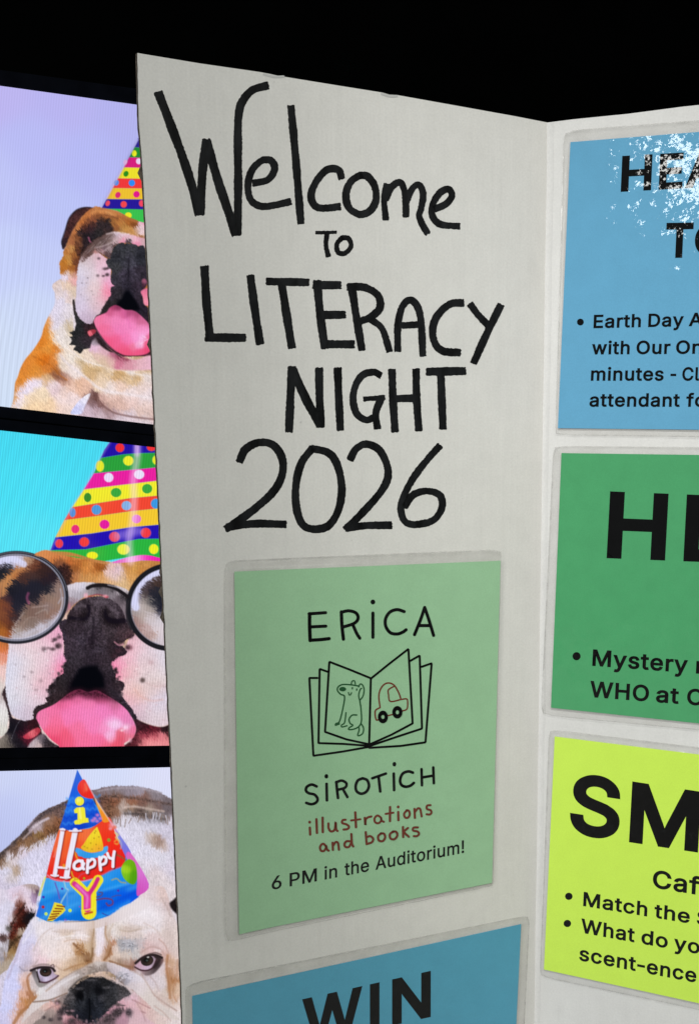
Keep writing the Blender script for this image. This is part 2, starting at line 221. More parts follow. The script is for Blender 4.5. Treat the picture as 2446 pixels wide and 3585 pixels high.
    def line(self, pts, w, col, soft=2, alpha=1, smooth=True, taper=0):
        p = self.P(pts)
        if smooth: p = spline(p, False, 6)
        w = w * self.s / 2
        sl = self.box(p, w + soft + 2)
        if sl is None: return
        d = self.dist(p, self.X[sl], self.Y[sl], False)
        m = np.clip(.5 - (d - w) / (2 * soft), 0, 1); m = m * m * (3 - 2 * m)
        self.put(sl, m * min(1, alpha * self.gain), col)
    def grain(self, lo, hi, amp, sx, sy, seed=3):
        """uneven, pebbly texture in the tones between lo and hi"""
        l = self.C.mean(-1); k = (self.L == DOG) * np.clip((l - lo) / .08, 0, 1) * np.clip((hi - l) / .08, 0, 1)
        n = vnoise(self.X / sx, self.Y / sy, seed) * .6 + vnoise(self.X / sx * 2.2, self.Y / sy * 2.2, seed + 1) * .4 - .5
        self.C *= (1 + amp * 2 * n * k)[..., None]
    def fur(self, labs, amp, sx, sy, ang=0, seed=1):
        a = math.radians(ang)
        u = self.X * math.cos(a) + self.Y * math.sin(a); v = -self.X * math.sin(a) + self.Y * math.cos(a)
        n = vnoise(u / sx, v / sy, seed) * .6 + vnoise(u / sx * 2.3, v / sy * 2.3, seed + 7) * .4 - .5
        k = np.isin(self.L, labs)
        self.C[k] *= (1 + amp * 2 * n[k])[:, None]

DOG, HAT, GLS = 1, 2, 3

def paint_tongue_dog(P):
    F = P.field; P.warp = (9, 9, 2.4, 60)
    # plain lavender backdrop
    P.frame(0, 250, .5592)
    P.fill('-200,0 2000,0 2000,2500 -200,2500', F('0 100 bdb6f0; 400 150 b9b5f0; 800 220 b4b3ee; 200 500 b9bcf4; 600 600 b6baf4; 0 700 c0c6f6; 400 900 bcc4f6; 0 1200 c6d0f8; 300 1200 c4cdf7; 200 1500 ccd8f6; 0 1700 cfdcf4; 0 2050 d0def4; 900 500 b2b4ee', 60), 2, False)
    P.C *= (1 + .022 * np.sin((P.X * .88 + P.Y * .12) / 3.1 + 1.5 * np.sin(P.Y / 90)) * np.clip((P.Y - 500) / 700, 0, 1) * np.clip(1.3 - P.X / 200, 0, 1))[..., None]
    P.lab = DOG
    # body
    P.frame(0, 1100, .3531)
    P.fill('560,-330 545,-200 540,-100 480,20 462,60 430,140 405,230 330,350 255,440 205,530 175,620 150,680 142,760 132,850 110,920 60,1020 900,1160 2200,1300 2200,-400 1100,-500',
      F('460 90 e08e3e; 440 170 dd8836; 500 220 e59a48; 420 270 d97e2a; 340 390 e28c38; 560 370 d97c2c; 480 330 e39440; 450 450 d8701e; 400 440 dc7c26; 250 500 df8636; 330 560 e08e38; 210 620 dd8836; 172 720 d88c48; 150 800 d89858; 380 600 dc8f42; 470 540 d58038; 520 480 d4803a; 540 570 a8683c; 560 610 96654e; 620 630 ab7c6c; 660 650 c49a88; 470 640 dcb48c; 520 110 e4dcea; 560 30 dcd4e6; 640 60 e0d6de; 610 180 e6dcdc; 690 140 d6c4ac; 560 230 e8dcd8; 650 300 eadfd8; 700 350 ead8c8; 600 400 e8d4c4; 640 480 e8d6c8; 740 560 ecdcd8; 700 430 eadfd6; 800 480 d4bb98; 780 420 e6d4c0; 860 540 cfae80; 960 520 d0b084; 920 600 d4b084; 1060 560 d8ba94; 1000 620 e0c4a4; 1180 590 cfa878; 1260 640 dcbc94; 1360 640 d8b68c; 1450 530 c8aa84; 1400 570 dcc4ac; 1450 620 e4d4d0; 1300 580 e8d8d0; 1100 520 ecdcd4; 960 490 ecdcd0; 880 460 e8d4c4; 850 390 ead4c4; 1000 430 dcbc9c; 1050 380 dca8a8; 1000 680 e8cfb8; 1200 720 e8cabc; 1400 740 e6d0ca; 1300 790 ecdcdc; 1100 750 ecdcd8; 1450 820 e8d8dc; 180 800 e4daf0; 240 750 e6dcf0; 320 700 ecdff0; 380 670 ece0ee; 210 850 ecdce0; 270 850 f3dcc4; 400 800 efd8bc; 350 900 f0d0aa; 500 930 f0cfac; 550 750 e4cad0; 520 700 e8d4d8; 600 850 f0dad8; 640 780 ecd0c8; 720 730 e8c4b4; 780 700 e4b89c; 830 720 e4bca8; 600 950 eed2c8; 700 850 eed8d8; 680 950 f0d8d0; 1020 840 d4aea4; 1100 830 dfbcb0; 1300 850 e4c6c0; 1450 900 e4cac4; 1400 980 dcbfb6; 1200 910 dcb8ac; 1100 900 cba79c; 1500 1010 d0b4ac; 900 830 8a6a68; 940 830 5e3c38; 920 890 8a6c70; 990 900 7e5a58; 960 950 b89ca6; 870 960 cab2c0; 1050 960 a8888a; 1120 985 b0949a; 1000 1000 c9b2bc; 1200 1030 d6c4ce; 1450 1060 e0d2da; 1300 1050 dccbd4', 9), 3)
    for p, w, c, a in [
        ('520,160 600,260 700,360 830,450 960,500 1100,520 1300,580 1500,620', 16, 'f2e8e6', .6),
        ('590,390 650,470 760,560 880,650 960,720 1060,760 1250,790 1500,830', 26, 'f0e4e8', .65),
        ('490,170 530,250 590,330', 14, 'f0e2d8', .6), ('330,420 420,460 520,520 590,600 660,650', 16, 'b8621e', .55),
        ('500,590 560,615 640,655', 26, '7e4e3a', .4), ('660,60 690,140 730,200 800,290', 20, 'c4aa84', .5),
        ('940,790 985,860 1040,920 1130,975 1250,1005 1400,1028 1560,1045', 18, '6e4c4a', .65), ('600,100 660,200 740,300', 12, 'f2eaee', .5),
        ('800,470 900,540 1000,560', 14, 'b8966a', .4), ('1150,575 1230,600 1380,640', 18, 'c09868', .4), ('1090,400 1180,460 1280,500', 20, 'd88898', .5)]:
        P.line(p, w, c, 4, a)
    P.fill('895,785 850,900 810,985 700,985 745,905 800,840', F('880 800 f0ecf4; 820 860 e4e0f6; 800 920 d4d4fa; 740 970 d0d4fc; 830 930 dcd6ee', 10), 2)
    P.line('895,790 850,900 812,985', 8, 'a890a4', 3, .5)
    P.fur([DOG], .05, 12, 2.6, 40, 2)
    # head
    P.frame(180, 450, .22699)
    P.fill('600,1210 520,1205 450,1222 380,1250 320,1310 270,1380 235,1470 212,1560 185,1650 160,1715 155,1780 178,1860 240,1800 320,1700 420,1500 560,1330 680,1230',
      F('560 1240 4a2c28; 450 1260 3a2426; 340 1350 3e2629; 300 1450 45292a; 240 1560 3c2428; 200 1700 33222a; 165 1780 2a2028; 260 1640 4e2e2c; 400 1380 502e2c', 10), 3)
    P.line('600,1212 450,1222 350,1280 270,1380 212,1560 160,1715 158,1780', 14, '22202a', 3, .7)
    P.fill('600,1240 700,1195 800,1225 950,1255 1060,1295 1200,1360 1330,1400 1450,1430 1800,1440 2100,1800 2200,2400 2000,3200 1400,3400 900,3420 500,3350 360,3150 330,2900 300,2720 220,2680 215,2600 190,2520 160,2420 150,2300 130,2180 125,2080 150,2020 178,1960 190,1880 240,1770 300,1640 380,1490 480,1350',
      F('700 1230 c07c4a; 600 1280 b86f40; 760 1250 c8804a; 640 1300 c88450; 520 1380 be7440; 900 1290 d0905a; 1000 1310 c88048; 450 1440 b86c3a; 400 1500 c27a48; 350 1560 bc7444; 320 1660 a5663f; 280 1740 a86844; 250 1820 b87c50; 220 1900 b8763e; 300 1850 c08a50; 200 2050 b8742e; 150 2130 b8722f; 180 2200 b87030; 280 2050 c68a44; 260 1980 c08848; 330 1950 9c6236; 430 1750 60392a; 400 1680 7a4a30; 400 1850 6a3f28; 430 1900 503028; 380 2050 6b3d2a; 350 2000 804c2c; 330 2150 a4632f; 380 2180 804a36; 300 2220 c08a58; 250 2240 e0c8c8; 200 2290 ddd0e4; 300 2320 e6bcb0; 350 2250 d49c8c; 350 2350 e0a8a8; 200 2400 e4c8b4; 260 2440 e3c9b4; 320 2550 d8c3b0; 240 2560 e4d2d8; 300 2660 dcc8c4; 340 2750 e4d8e0; 300 2850 e0d4dc; 640 1400 8a5038; 560 1420 7a4832; 700 1350 8c5434; 500 1500 5a342a; 640 1470 4a2e2a; 760 1470 33292c; 780 1400 4e3228; 870 1420 2e2628; 900 1520 2a2226; 930 1560 3a2a28; 600 1560 382428; 500 1560 432a28; 480 1600 2a2024; 420 1600 302426; 560 1680 231d22; 720 1620 2a2628; 640 1640 241f24; 500 1760 2e2226; 500 1900 2a1e20; 460 1840 3a2624; 540 1830 30262a; 860 1600 3a2c2c; 960 1440 a06838; 1050 1440 b87a40; 1000 1400 9c6036; 1000 1520 9a6038; 980 1570 84543a; 1150 1540 c08a4a; 1080 1590 b98850; 1100 1480 b07840; 1200 1460 a5622f; 1250 1600 c58f58; 1200 1560 c48c50; 1280 1470 8a4f2a; 1240 1430 945628; 1100 1380 a8683a; 1180 1400 a8642e; 1000 1350 9c603a; 900 1350 a06238; 820 1340 a8683c; 860 1380 683c28; 1370 1500 e0c4cc; 1340 1560 dcc0c4; 1400 1580 e8ccd0; 1420 1440 e0a0b8; 1310 1560 c49a80; 1440 1530 e4c8d0; 1600 1560 c08850; 1800 1700 4a3028; 1900 2000 b07038', 9), 3, True, 1.5)
    P.line('700,1340 800,1330 900,1345 1020,1380', 22, '6a3c28', 5, .45); P.line('930,1430 1000,1500 1060,1560', 24, '7c4c30', 5, .4)
    P.line('620,1290 720,1262 860,1290 990,1330', 26, 'd8965c', 6, .5); P.line('1230,1470 1300,1490', 30, '70401f', 5, .5)
    P.line('575,1680 590,1730 620,1760', 26, 'a85a78', 3, .8); P.line('350,1700 420,1740 470,1800', 30, '9c6844', 6, .5)
    P.line('480,1350 380,1490 300,1640 235,1790', 18, 'cc8a58', 4, .5)
    P.line('240,2240 200,2400 220,2560', 30, 'e8dcea', 8, .35)
    P.fur([DOG], .10, 9, 2.6, 60, 4)
    # open mouth, flews and the dark hanging lip
    dk = F('1150 2560 0a0b12; 1200 2700 07080f; 1100 2650 121218; 1000 2480 2c2830; 900 2650 2a262a; 820 2760 2c2628; 1400 2600 302832; 1380 2800 241f2a; 1450 2900 2a222c; 1480 3000 2c2028; 400 2950 2a2a2c; 440 3050 25252a; 400 3150 262629; 350 3330 28282a; 440 3380 2a2a2c; 520 3300 352c34; 560 3040 2c2028; 600 3100 3a2228; 740 3250 30262e; 800 3330 342c32; 1000 3430 4a2430; 350 2700 3c3434', 10)
    P.fill('330,2640 345,2640 375,2760 420,2880 520,2990 640,2990 690,2880 800,2700 900,2560 930,2400 1450,2380 1400,2560 1430,2700 1490,2780 1490,2880 1530,3000 1800,2900 1800,3500 1100,3510 960,3440 900,3395 790,3370 690,3230 620,3300 600,3380 500,3400 440,3465 400,3430 345,3410 375,3345 285,3325 325,3270 290,3210 340,3200 285,3145 360,3115 385,3010 365,2900 335,2740', dk, 2.5, False, 1.4, 5, 1, 1.5)
    P.fill('560,3130 640,3095 690,3120 650,3170 590,3200', F('600 3150 f07888; 660 3110 a83848; 580 3180 e86878', 6), 3)
    P.fill('640,3260 720,3230 760,3300 850,3370 960,3450 1100,3520 1300,3560 1550,3500 1700,3700 900,3700 600,3450 600,3380', F('650 3300 b8a8b8; 700 3260 706068; 640 3380 e0b8d0; 700 3400 e8c0d8; 820 3420 d8acb8; 950 3480 b0607c; 1050 3500 7a3044; 1150 3540 8a3c50; 1050 3580 d07c94; 1200 3620 d898a8; 1400 3580 e0b0b8; 1500 3560 e8b8cc; 900 3560 e0b4b0; 700 3520 e0c0b4; 800 3600 dcc0a8', 9), 5)
    P.fill('690,3215 760,3250 850,3360 960,3450 1080,3530 1000,3460 900,3440 800,3380 720,3300', '2e2226', 4)
    # cheek flap
    P.fill('440,2010 412,2120 395,2240 388,2400 382,2560 372,2700 378,2800 420,2900 480,2970 560,3010 620,3008 650,2930 700,2880 745,2860 790,2760 830,2690 880,2610 925,2560 925,2450 985,2425 930,2380 918,2240 920,2100 880,2030 800,1960 700,1900 590,1900 500,1940',
      F('430 2200 dcd4e4; 420 2350 d2cae0; 450 2400 d6cce0; 470 2600 d2c6da; 450 2760 d9cbe2; 540 2100 dcccd4; 600 2050 d8c4d0; 520 2000 b8a4a4; 700 1970 dcb8c0; 800 2010 e4b4c4; 860 2080 e8b8cc; 880 2200 e8c0d8; 760 2100 e6c4d4; 640 2300 e0cdd4; 600 2500 e0ccd0; 540 2300 d4c8d8; 700 2450 e6c8cc; 820 2300 e4b8c8; 890 2350 eca4cc; 850 2430 ee98b4; 880 2520 ee88a8; 840 2500 f090a8; 800 2600 eaa0b4; 640 2680 dcc4cc; 720 2600 e4c0c8; 560 2850 d0bcd0; 600 2960 c0a8bc; 520 2920 c8b4cc; 700 2800 d8bcc8; 740 2700 e0b8c4', 9, .8), 2.5, True, 1.5, 5)
    for x, y, rx, ry, a in [(830, 2160, 46, 26, .75), (870, 2150, 30, 20, .7), (730, 2000, 28, 24, .6), (860, 2250, 36, 30, .85), (800, 2270, 28, 20, .7), (715, 2265, 26, 24, .55), (560, 2300, 16, 14, .35), (470, 2380, 14, 14, .35), (540, 2380, 14, 14, .25), (620, 2500, 18, 16, .2), (560, 2640, 16, 14, .2), (700, 2690, 16, 12, .2), (450, 2560, 14, 14, .2), (640, 2560, 14, 10, .25)]:
        P.blob(x, y, rx, ry, '3c2c32', a)
    P.fur([DOG], .05, 5, 5, 0, 9)
    # muzzle roll
    P.fill('440,2010 500,1880 600,1770 700,1690 850,1620 1000,1592 1150,1615 1300,1648 1450,1690 1700,1750 1900,2000 1700,2000 1450,1850 1300,1800 1200,1770 1050,1770 960,1850 930,1980 860,1990 780,1930 700,1910 600,1960 520,2020 470,2060',
      F('470 2000 b8a0a4; 500 1960 6a504c; 560 1900 5a4240; 520 2010 5c4442; 640 1840 664e4a; 700 1780 5e4a48; 620 1920 6a524e; 850 1680 6a5452; 800 1740 584644; 760 1800 7c6864; 960 1640 947e80; 900 1640 7c6664; 1000 1610 d0bcc8; 1080 1620 e0c4d0; 1150 1660 e0b8c4; 1220 1680 e4bcc8; 1300 1710 e8b4c4; 1420 1730 d8a8b4; 1440 1800 c8a8ac; 800 1860 776068; 720 1880 8a7274; 900 1850 9a8488; 820 1800 6e585c; 980 1740 c0a4a8; 900 1760 84706e; 1050 1690 c8a8b0; 1100 1740 e898b0; 1200 1720 5a5054; 1180 1760 453c42; 1330 1780 e890b0; 700 1920 c88c88; 860 1950 5e4648; 900 1980 4c3c40; 780 1900 a88084; 960 1800 503e40', 7), 4, True, 2.5, 5)
    for k in range(40):
        t = k / 39; x = 500 + 420 * t; y = 1930 - 260 * t + 24 * math.sin(k * 2.7)
        P.line([(x, y), (x + 26, y - 20), (x + 46, y - 44)], 9, ('8e7a78', '4a3836', 'a8969a')[k % 3], 2, .45)
    P.line('700,1830 820,1800 950,1740 1020,1690', 16, 'cdb8bc', 4, .6); P.line('780,1900 860,1850 930,1800', 14, 'c8b4b8', 4, .5)
    P.line('440,2010 500,1885 600,1775 700,1695 850,1622', 16, '3e2c28', 4, .6); P.line('850,1625 960,1598 1080,1606 1200,1628', 18, 'ecdce0', 4, .6)
    # nose leather
    P.fill('930,1960 960,1850 1040,1780 1100,1765 1130,1800 1160,1775 1250,1790 1300,1800 1335,1825 1400,1810 1450,1880 1520,1960 1620,2150 1560,2330 1470,2400 1420,2470 1360,2540 1300,2600 1250,2560 1150,2540 1080,2620 1000,2600 940,2640 900,2620 930,2560 925,2460 990,2425 940,2380 922,2300 935,2180 880,2120 850,2040 920,2000',
      F('1100 1850 33343a; 1000 1880 34353a; 1000 2000 2e2f35; 1080 1930 404046; 1250 1830 3a3a40; 1200 1950 3c3b44; 1400 1900 2e2e36; 1350 2000 2c2c34; 1250 2050 4a4854; 1190 2050 28262e; 1100 2050 34343c; 1150 2100 3e3c46; 1000 2150 3a3a3e; 960 2280 2e2c34; 1100 2250 423c4a; 1250 2250 443e4c; 1180 2250 24202a; 1000 2400 3a3640; 1150 2420 2c2833; 1300 2300 38323e; 1400 2250 302a34; 1350 2450 352c38; 1050 2520 2e2a30; 960 2480 322c34; 1200 2500 25222c', 9), 2.5, True, 1.6, 5, 1, 2.5)
    P.line('1190,1990 1188,2150 1190,2330', 22, '1c1a22', 3, .5); P.blob(1040, 1950, 60, 50, '1a1a20', .5); P.blob(1400, 1950, 70, 60, '1a1a20', .5)
    P.fill('1080,2620 1130,2520 1190,2500 1250,2580 1330,2700 1350,2800 1200,2790 1000,2740', '07080e', 8)
    P.fill('1400,2330 1450,2320 1475,2390 1430,2470 1400,2440', F('1430 2340 b0607c; 1420 2420 4a2a38', 5), 4, alpha=.8)
    P.fill('1380,2510 1470,2460 1560,2480 1700,2800 1520,2740 1430,2710 1410,2600', F('1420 2550 f080a0; 1470 2650 f090a8; 1480 2500 d87090', 8), 3)
    # tongue
    wp, P.warp = P.warp, None
    P.fill('655,2960 690,2900 760,2870 850,2830 900,2760 980,2720 1050,2740 1130,2790 1250,2800 1330,2840 1420,2920 1500,3010 1560,3150 1570,3330 1500,3450 1400,3490 1250,3500 1120,3490 1000,3430 880,3330 780,3210 700,3090 665,3010',
      F('690 2970 f07fa8; 760 2920 f078a4; 900 2830 d0608c; 950 2760 a83f68; 1020 2760 8a3458; 1000 2840 e070a0; 1100 2850 d86498; 1200 2840 b04c78; 1300 2870 a84870; 1250 2920 e474a8; 1400 2960 d06a94; 850 2960 f080b0; 1000 2950 f084b8; 1200 3050 f488c0; 1400 3080 f490c4; 800 3080 f0709c; 900 3150 f078a8; 1050 3100 f080b8; 1000 3250 f06494; 880 3270 f05c88; 1100 3350 f0608c; 1150 3250 f47cb4; 1300 3200 f898d0; 1400 3220 f8b8e4; 1420 3150 f8a0d4; 1330 3350 f4a4d0; 1380 3330 f8b8dc; 1250 3380 f07aa0; 1200 3440 ec5680; 1350 3450 ee5a86; 1470 3330 ee6088; 1500 3250 e86c98; 1500 3400 e84c78; 1100 3440 ec5880', 8), 3)
    P.line('1120,2830 1180,2950 1210,3060', 22, 'd060a0', 7, .35)
    for p in ('1420,3200 1460,3230', '1440,3270 1480,3250', '1370,3320 1420,3290'): P.line(p, 12, 'ffe0f8', 3, .7)
    P.line('700,3110 800,3250 900,3360 1010,3440', 12, 'ff8cb0', 3, .35)
    P.warp = wp
    P.grain(.05, .34, .35, 5, 5, 40)
    P.grain(.6, .95, .04, 5, 4, 44)
    # party hat
    P.lab = HAT
    ex = lambda y: 1345 - (y - 170) * .538
    rx = lambda y: 1345 + (y - 170) * .6
    for y0, y1, c in [(150, 285, '2c2290'), (285, 442, '228a34'), (442, 598, 'd6207f'), (598, 767, 'ece02e'), (767, 917, 'ee3a3c'), (917, 1086, 'ecc032'), (1086, 1246, '281a98'), (1246, 1440, '3cc050')]:
        l0, l1, r0, r1 = ex(y0), ex(y1), rx(y0), rx(y1); m = (l0 + r0) / 2
        if y1 == 1440: pts = [(800, y0 - 16), (1400, y0 - 4), (r0, y0 - 8), (r1, 1440), (1600, 1480), (1330, 1425), (1200, 1370), (1080, 1300), (1000, 1262)]
        else: pts = [(l0, y0 - 3), (m, y0 + 3), (r0, y0 - 3), (r1, y1 - 3), ((l1 + r1) / 2, y1 + 3), (l1, y1 - 3)]
        P.fill(pts, c, 2, False)
    for x, y, a, b, c in [(1278, 378, 36, 48, 'e8ec28'), (1345, 500, 40, 46, 'e8d4f4'), (1140, 515, 26, 40, 'e0b0e4'), (1150, 693, 38, 45, '2c8c20'), (1003, 832, 36, 46, '5a90e8'), (1240, 835, 49, 50, '2f8cf4'), (1025, 1020, 40, 48, 'd82c74'), (1312, 1010, 49, 50, 'e01c8c'), (868, 1148, 32, 44, 'ee4c60'), (1115, 1165, 48, 50, 'f0484e'), (1390, 1150, 40, 50, 'f04860'), (1185, 1335, 52, 46, 'ece82c')]:
        P.blob(x, y, a + 7, b + 7, 'f0c040', .12, 0, 1); P.blob(x, y, a, b, c, 1, 25 if x < 1180 else 0, 1)
    P.line([(ex(y), y) for y in (170, 600, 1000, 1215)], 40, '40305c', 9, .18)
    P.lab = None
    P.line([(ex(y) - 6, y) for y in (500, 800, 1080)], 20, 'f0c8e8', 5, .5)
    P.lab = DOG
    P.fill('780,1218 900,1240 1010,1265 1080,1300 1190,1360 1330,1415 1300,1450 1100,1360 900,1280 760,1240', F('800 1240 c27c48; 950 1275 c8844e; 1100 1325 b87440; 1250 1400 a8683a', 10), 3, alpha=.9)
    P.lab = None
    P.C *= (1 + .02 * np.sin(P.X * .68 + P.Y * .06))[..., None]

def paint_glasses_dog(P):
    F = P.field; P.warp = (9, 9, 2.4, 70)
    P.frame(0, 1450, .5381)
    P.fill('-200,0 1500,0 1500,2400 -200,2400', F('0 120 48d8f0; 400 160 46d8f0; 0 500 4adcf2; 300 500 4cdcf4; 0 800 54dff4; 200 800 58e0f4; 600 250 4ad8f0', 60), 2, False)
    P.C *= (1 + .03 * np.sin(P.X * .9 + P.Y * .16) + .009 * np.sin((P.X + P.Y * .45) / 7))[..., None]
    P.lab = DOG
    P.frame(0, 1900, .3783)
    P.fill('-300,200 0,150 150,110 300,105 340,95 400,72 480,76 650,88 800,130 960,168 1100,176 1300,166 1500,160 1900,200 1900,2600 -300,2600',
      F('360 110 d88a54; 430 100 dc9058; 500 140 cc7a44; 600 120 d08048; 650 160 c06a36; 560 180 8a5438; 530 200 5a3830; 700 150 cf8446; 720 200 a8602e; 600 240 3c2420; 640 300 402622; 560 260 2c1e22; 600 330 3a2624; 700 240 985a30; 780 200 c8803e; 800 260 cc8444; 700 310 b8784c; 850 200 cc8648; 900 230 a8602c; 870 270 b87038; 940 220 9c5826; 850 320 d09456; 770 330 c48c54; 950 330 d8a068; 920 290 cc8c4c; 1020 380 d8ac80; 1200 300 d49a58; 1180 220 c88c50; 1250 230 d09850; 1350 200 cc9050; 1320 260 c08040; 1450 190 bc7e42; 1250 380 d09c60; 1150 400 d8b488; 1060 260 dcbcc4; 1030 220 dcb8b0; 1060 320 dcc0bc; 1000 290 e0c0bc; 1110 250 dcc0c8; 1130 310 d8b8a4; 40 1000 d8a088; 30 950 c87c48; 80 950 b87850; 60 1080 e0a890; 30 1200 e0b8a8; 30 1400 e8d0cc', 9), 3, True, 1.5)
    P.line('560,165 700,175 800,160 880,170', 20, 'a05a2c', 5, .4); P.line('880,200 930,250', 40, '8a4a20', 6, .45); P.line('350,150 480,170 540,200', 26, 'b06834', 6, .4)
    P.fur([DOG], .10, 8, 2.6, 70, 3)
    # left jowl and cheek (lower half), in the frame of the mouth crop
    P.frame(0, 2250, .38462)
    P.fill('-100,-100 40,-60 70,0 80,60 60,200 50,350 45,500 80,640 70,740 60,820 0,860 -100,860', F('30 0 c8743c; 70 30 b06840; 40 60 d87848; 40 150 e4967c; 60 130 e0907a; 30 280 e8c4c0; 20 400 e0d4d0; 40 500 b0a0a0; 20 560 e4dce0; 40 700 dcd8d8; 20 640 e4e0e0; 20 800 d8d4cc', 10), 3)
    P.fill('60,400 95,640 160,700 320,690 340,700 420,900 540,945 560,1000 -100,1000 20,860 70,800 85,720 60,580 30,500 20,460', F('100 750 16141c; 200 800 0e0e16; 60 520 3c2c30; 80 640 2c2028; 200 720 241a22; 300 720 30161c; 130 900 1c1820; 60 940 605850; 230 830 5a1c2c; 20 920 8a8078', 8), 3, True, 1.5, 5)
    P.fill('210,860 270,810 340,775 370,800 330,850 260,880', F('290 830 f07c84; 240 870 c03c50; 350 800 b03848', 6), 3)
    P.fill('260,940 300,890 390,830 450,890 520,945 500,990 260,990', F('300 920 b8a8b0; 370 870 70646c; 420 900 2c262c; 340 940 c8b0b0; 460 930 3a3034', 6), 4)
    P.line('100,890 150,760 190,700', 5, '6a6a74', 2, .6)
    P.fill('90,-40 70,120 55,250 50,400 65,520 100,640 150,690 230,712 310,690 325,640 350,600 415,560 440,500 460,460 470,400 530,340 578,290 582,200 640,150 590,110 580,20 600,-60 580,-150 400,-160 150,-100',
      F('120 0 e4d0d4; 100 100 d8d4e6; 130 250 d6d6e8; 90 350 dcdcec; 250 80 e6d4da; 250 0 e8ccd4; 180 180 dcd8e4; 250 250 e6d0d6; 400 50 e4ccd4; 480 120 e8c0d0; 400 150 e6ccd6; 520 60 e8bccc; 565 150 ee9cc8; 520 170 eab0c8; 560 220 f080a8; 535 270 ee88a8; 490 240 eab0c4; 420 250 e4c4d0; 460 330 e6b4c4; 350 380 e6c0c8; 400 430 e0b4c4; 200 350 e0d4dc; 200 450 e0d4de; 120 520 dadae6; 300 550 e2d0da; 350 480 e0c4d0; 220 650 ccbccc; 280 620 d0bccc; 150 620 d0cadc; 500 -80 e8a8c4; 350 -60 e8c0cc', 9, .85), 2.5, True, 1.6, 5)
    for x, y, a, b, al in [(530, 30, 34, 30, .85), (480, 60, 28, 18, .7), (400, 60, 26, 26, .55), (440, 50, 20, 14, .4), (500, -30, 30, 18, .7), (540, -50, 26, 18, .7), (480, -10, 16, 12, .5), (290, 270, 20, 16, .25), (220, 310, 16, 14, .25), (330, 430, 22, 14, .2), (370, 350, 20, 18, .22), (140, 200, 16, 12, .15)]:
        P.blob(x, y, a, b, '3c2a30', al)
    rng = random.Random(11)
    for k in range(46):
        x, y = rng.uniform(90, 520), rng.uniform(60, 640)
        P.blob(x, y, rng.uniform(5, 14), rng.uniform(5, 12), rng.choice(['b09aa4', 'f4eef4', 'c8a4b0', 'f0e4ee', 'a890a0']), rng.uniform(.2, .5))
    # right jowl
    P.fill('1000,185 1060,130 1130,95 1150,20 1200,-60 1300,-80 1700,0 1700,740 1545,745 1480,762 1400,755 1300,720 1215,675 1160,590 1110,500 1085,455 1115,400 1090,370 1045,350 1030,250',
      F('1045 170 f090b4; 1085 180 eea8c0; 1040 240 f080a8; 1070 300 ee9cb2; 1200 250 e6c0c6; 1180 280 e8b4bc; 1130 260 eab4c0; 1100 230 eea8bc; 1150 120 eeb8c8; 1200 60 ecc0cc; 1300 100 e4ccd4; 1250 -20 e0b0bc; 1350 20 e0d0dc; 1450 150 dcd4e0; 1400 300 e2d4d6; 1350 230 e6ccd0; 1250 350 e4ccd0; 1170 370 e8c0c4; 1220 430 e6c4bc; 1280 490 e4bcb4; 1200 500 eab4bc; 1350 450 e0ccd0; 1450 500 dacede; 1450 600 dad0de; 1300 600 e0c8d4; 1220 600 e0b8c8; 1400 700 e4d4da; 1300 690 c8b0bc; 1500 700 dcc8d0; 1370 180 d4b8bc; 1400 410 d8bcb8', 9, .85), 2.5, True, 1.6, 5)
    for k in range(46):
        x, y = rng.uniform(1110, 1530), rng.uniform(20, 720)
        P.blob(x, y, rng.uniform(5, 14), rng.uniform(5, 12), rng.choice(['b8a0a4', 'f4eef2', 'd0a8b0', 'f0e4ea', 'b098a0']), rng.uniform(.2, .45))
    P.blob(1297, 343, 26, 26, '4a3a38', .85); P.blob(1375, 180, 26, 22, 'b08a90', .4); P.blob(1180, 45, 34, 30, '8c5864', .75)
    P.line('1220,420 1280,490 1380,530 1480,520', 18, 'd8a8a0', 5, .4); P.line('1330,370 1420,400 1500,390', 12, 'd0b0b0', 4, .4)
    P.fur([DOG], .045, 5, 5, 0, 8)
    P.C *= np.where(((P.L == DOG) & (P.Y > 2200))[..., None], (1 + .03 * np.sin(P.X * .95 + P.Y * .28))[..., None], 1)
    # below the right jowl
    P.fill('1150,570 1230,680 1300,725 1400,760 1480,768 1560,745 1760,720 1760,1000 1100,1000 1180,900 1235,780', F('1250 740 3c2028; 1300 790 3a141c; 1400 800 5a1c28; 1500 780 2a181c; 1300 850 a84454; 1400 860 d06470; 1480 850 e08088; 1530 800 241418; 1520 900 e88c90; 1300 920 e8868c; 1400 920 ee9498; 1250 900 502028; 1540 850 4a2026; 1180 640 2e2228', 8), 3)
    # dark muzzle, lips and mouth
    P.fill('585,-60 600,60 590,110 640,150 610,175 590,230 585,290 530,320 500,370 460,400 450,450 470,490 430,510 450,540 400,570 330,600 320,690 420,640 560,560 700,480 900,470 1050,550 1140,620 1230,690 1180,600 1110,510 1085,460 1120,400 1100,365 1045,350 1040,290 1020,240 1000,190 1060,130 1140,90 1100,40 1060,10 1140,-30 1180,-120 600,-200',
      F('700 50 38303c; 820 50 2c242e; 950 50 352c38; 1050 60 2a2028; 620 100 3a2e36; 800 130 2a232c; 820 250 08080e; 820 330 06060c; 740 320 0a0a12; 900 320 0c0a12; 650 230 322a32; 620 290 2c262c; 560 360 2a2428; 500 430 2c2428; 480 500 302428; 980 250 342c34; 1000 300 2a222a; 960 380 2a222a; 1080 400 32262c; 1040 450 302830; 1100 530 2e2630; 700 400 120c14; 900 430 1c1018; 640 150 2c242a', 8), 2.5, True, 2.2, 5, 1, 5)
    P.fur([DOG], .03, 6, 3, 30, 11)
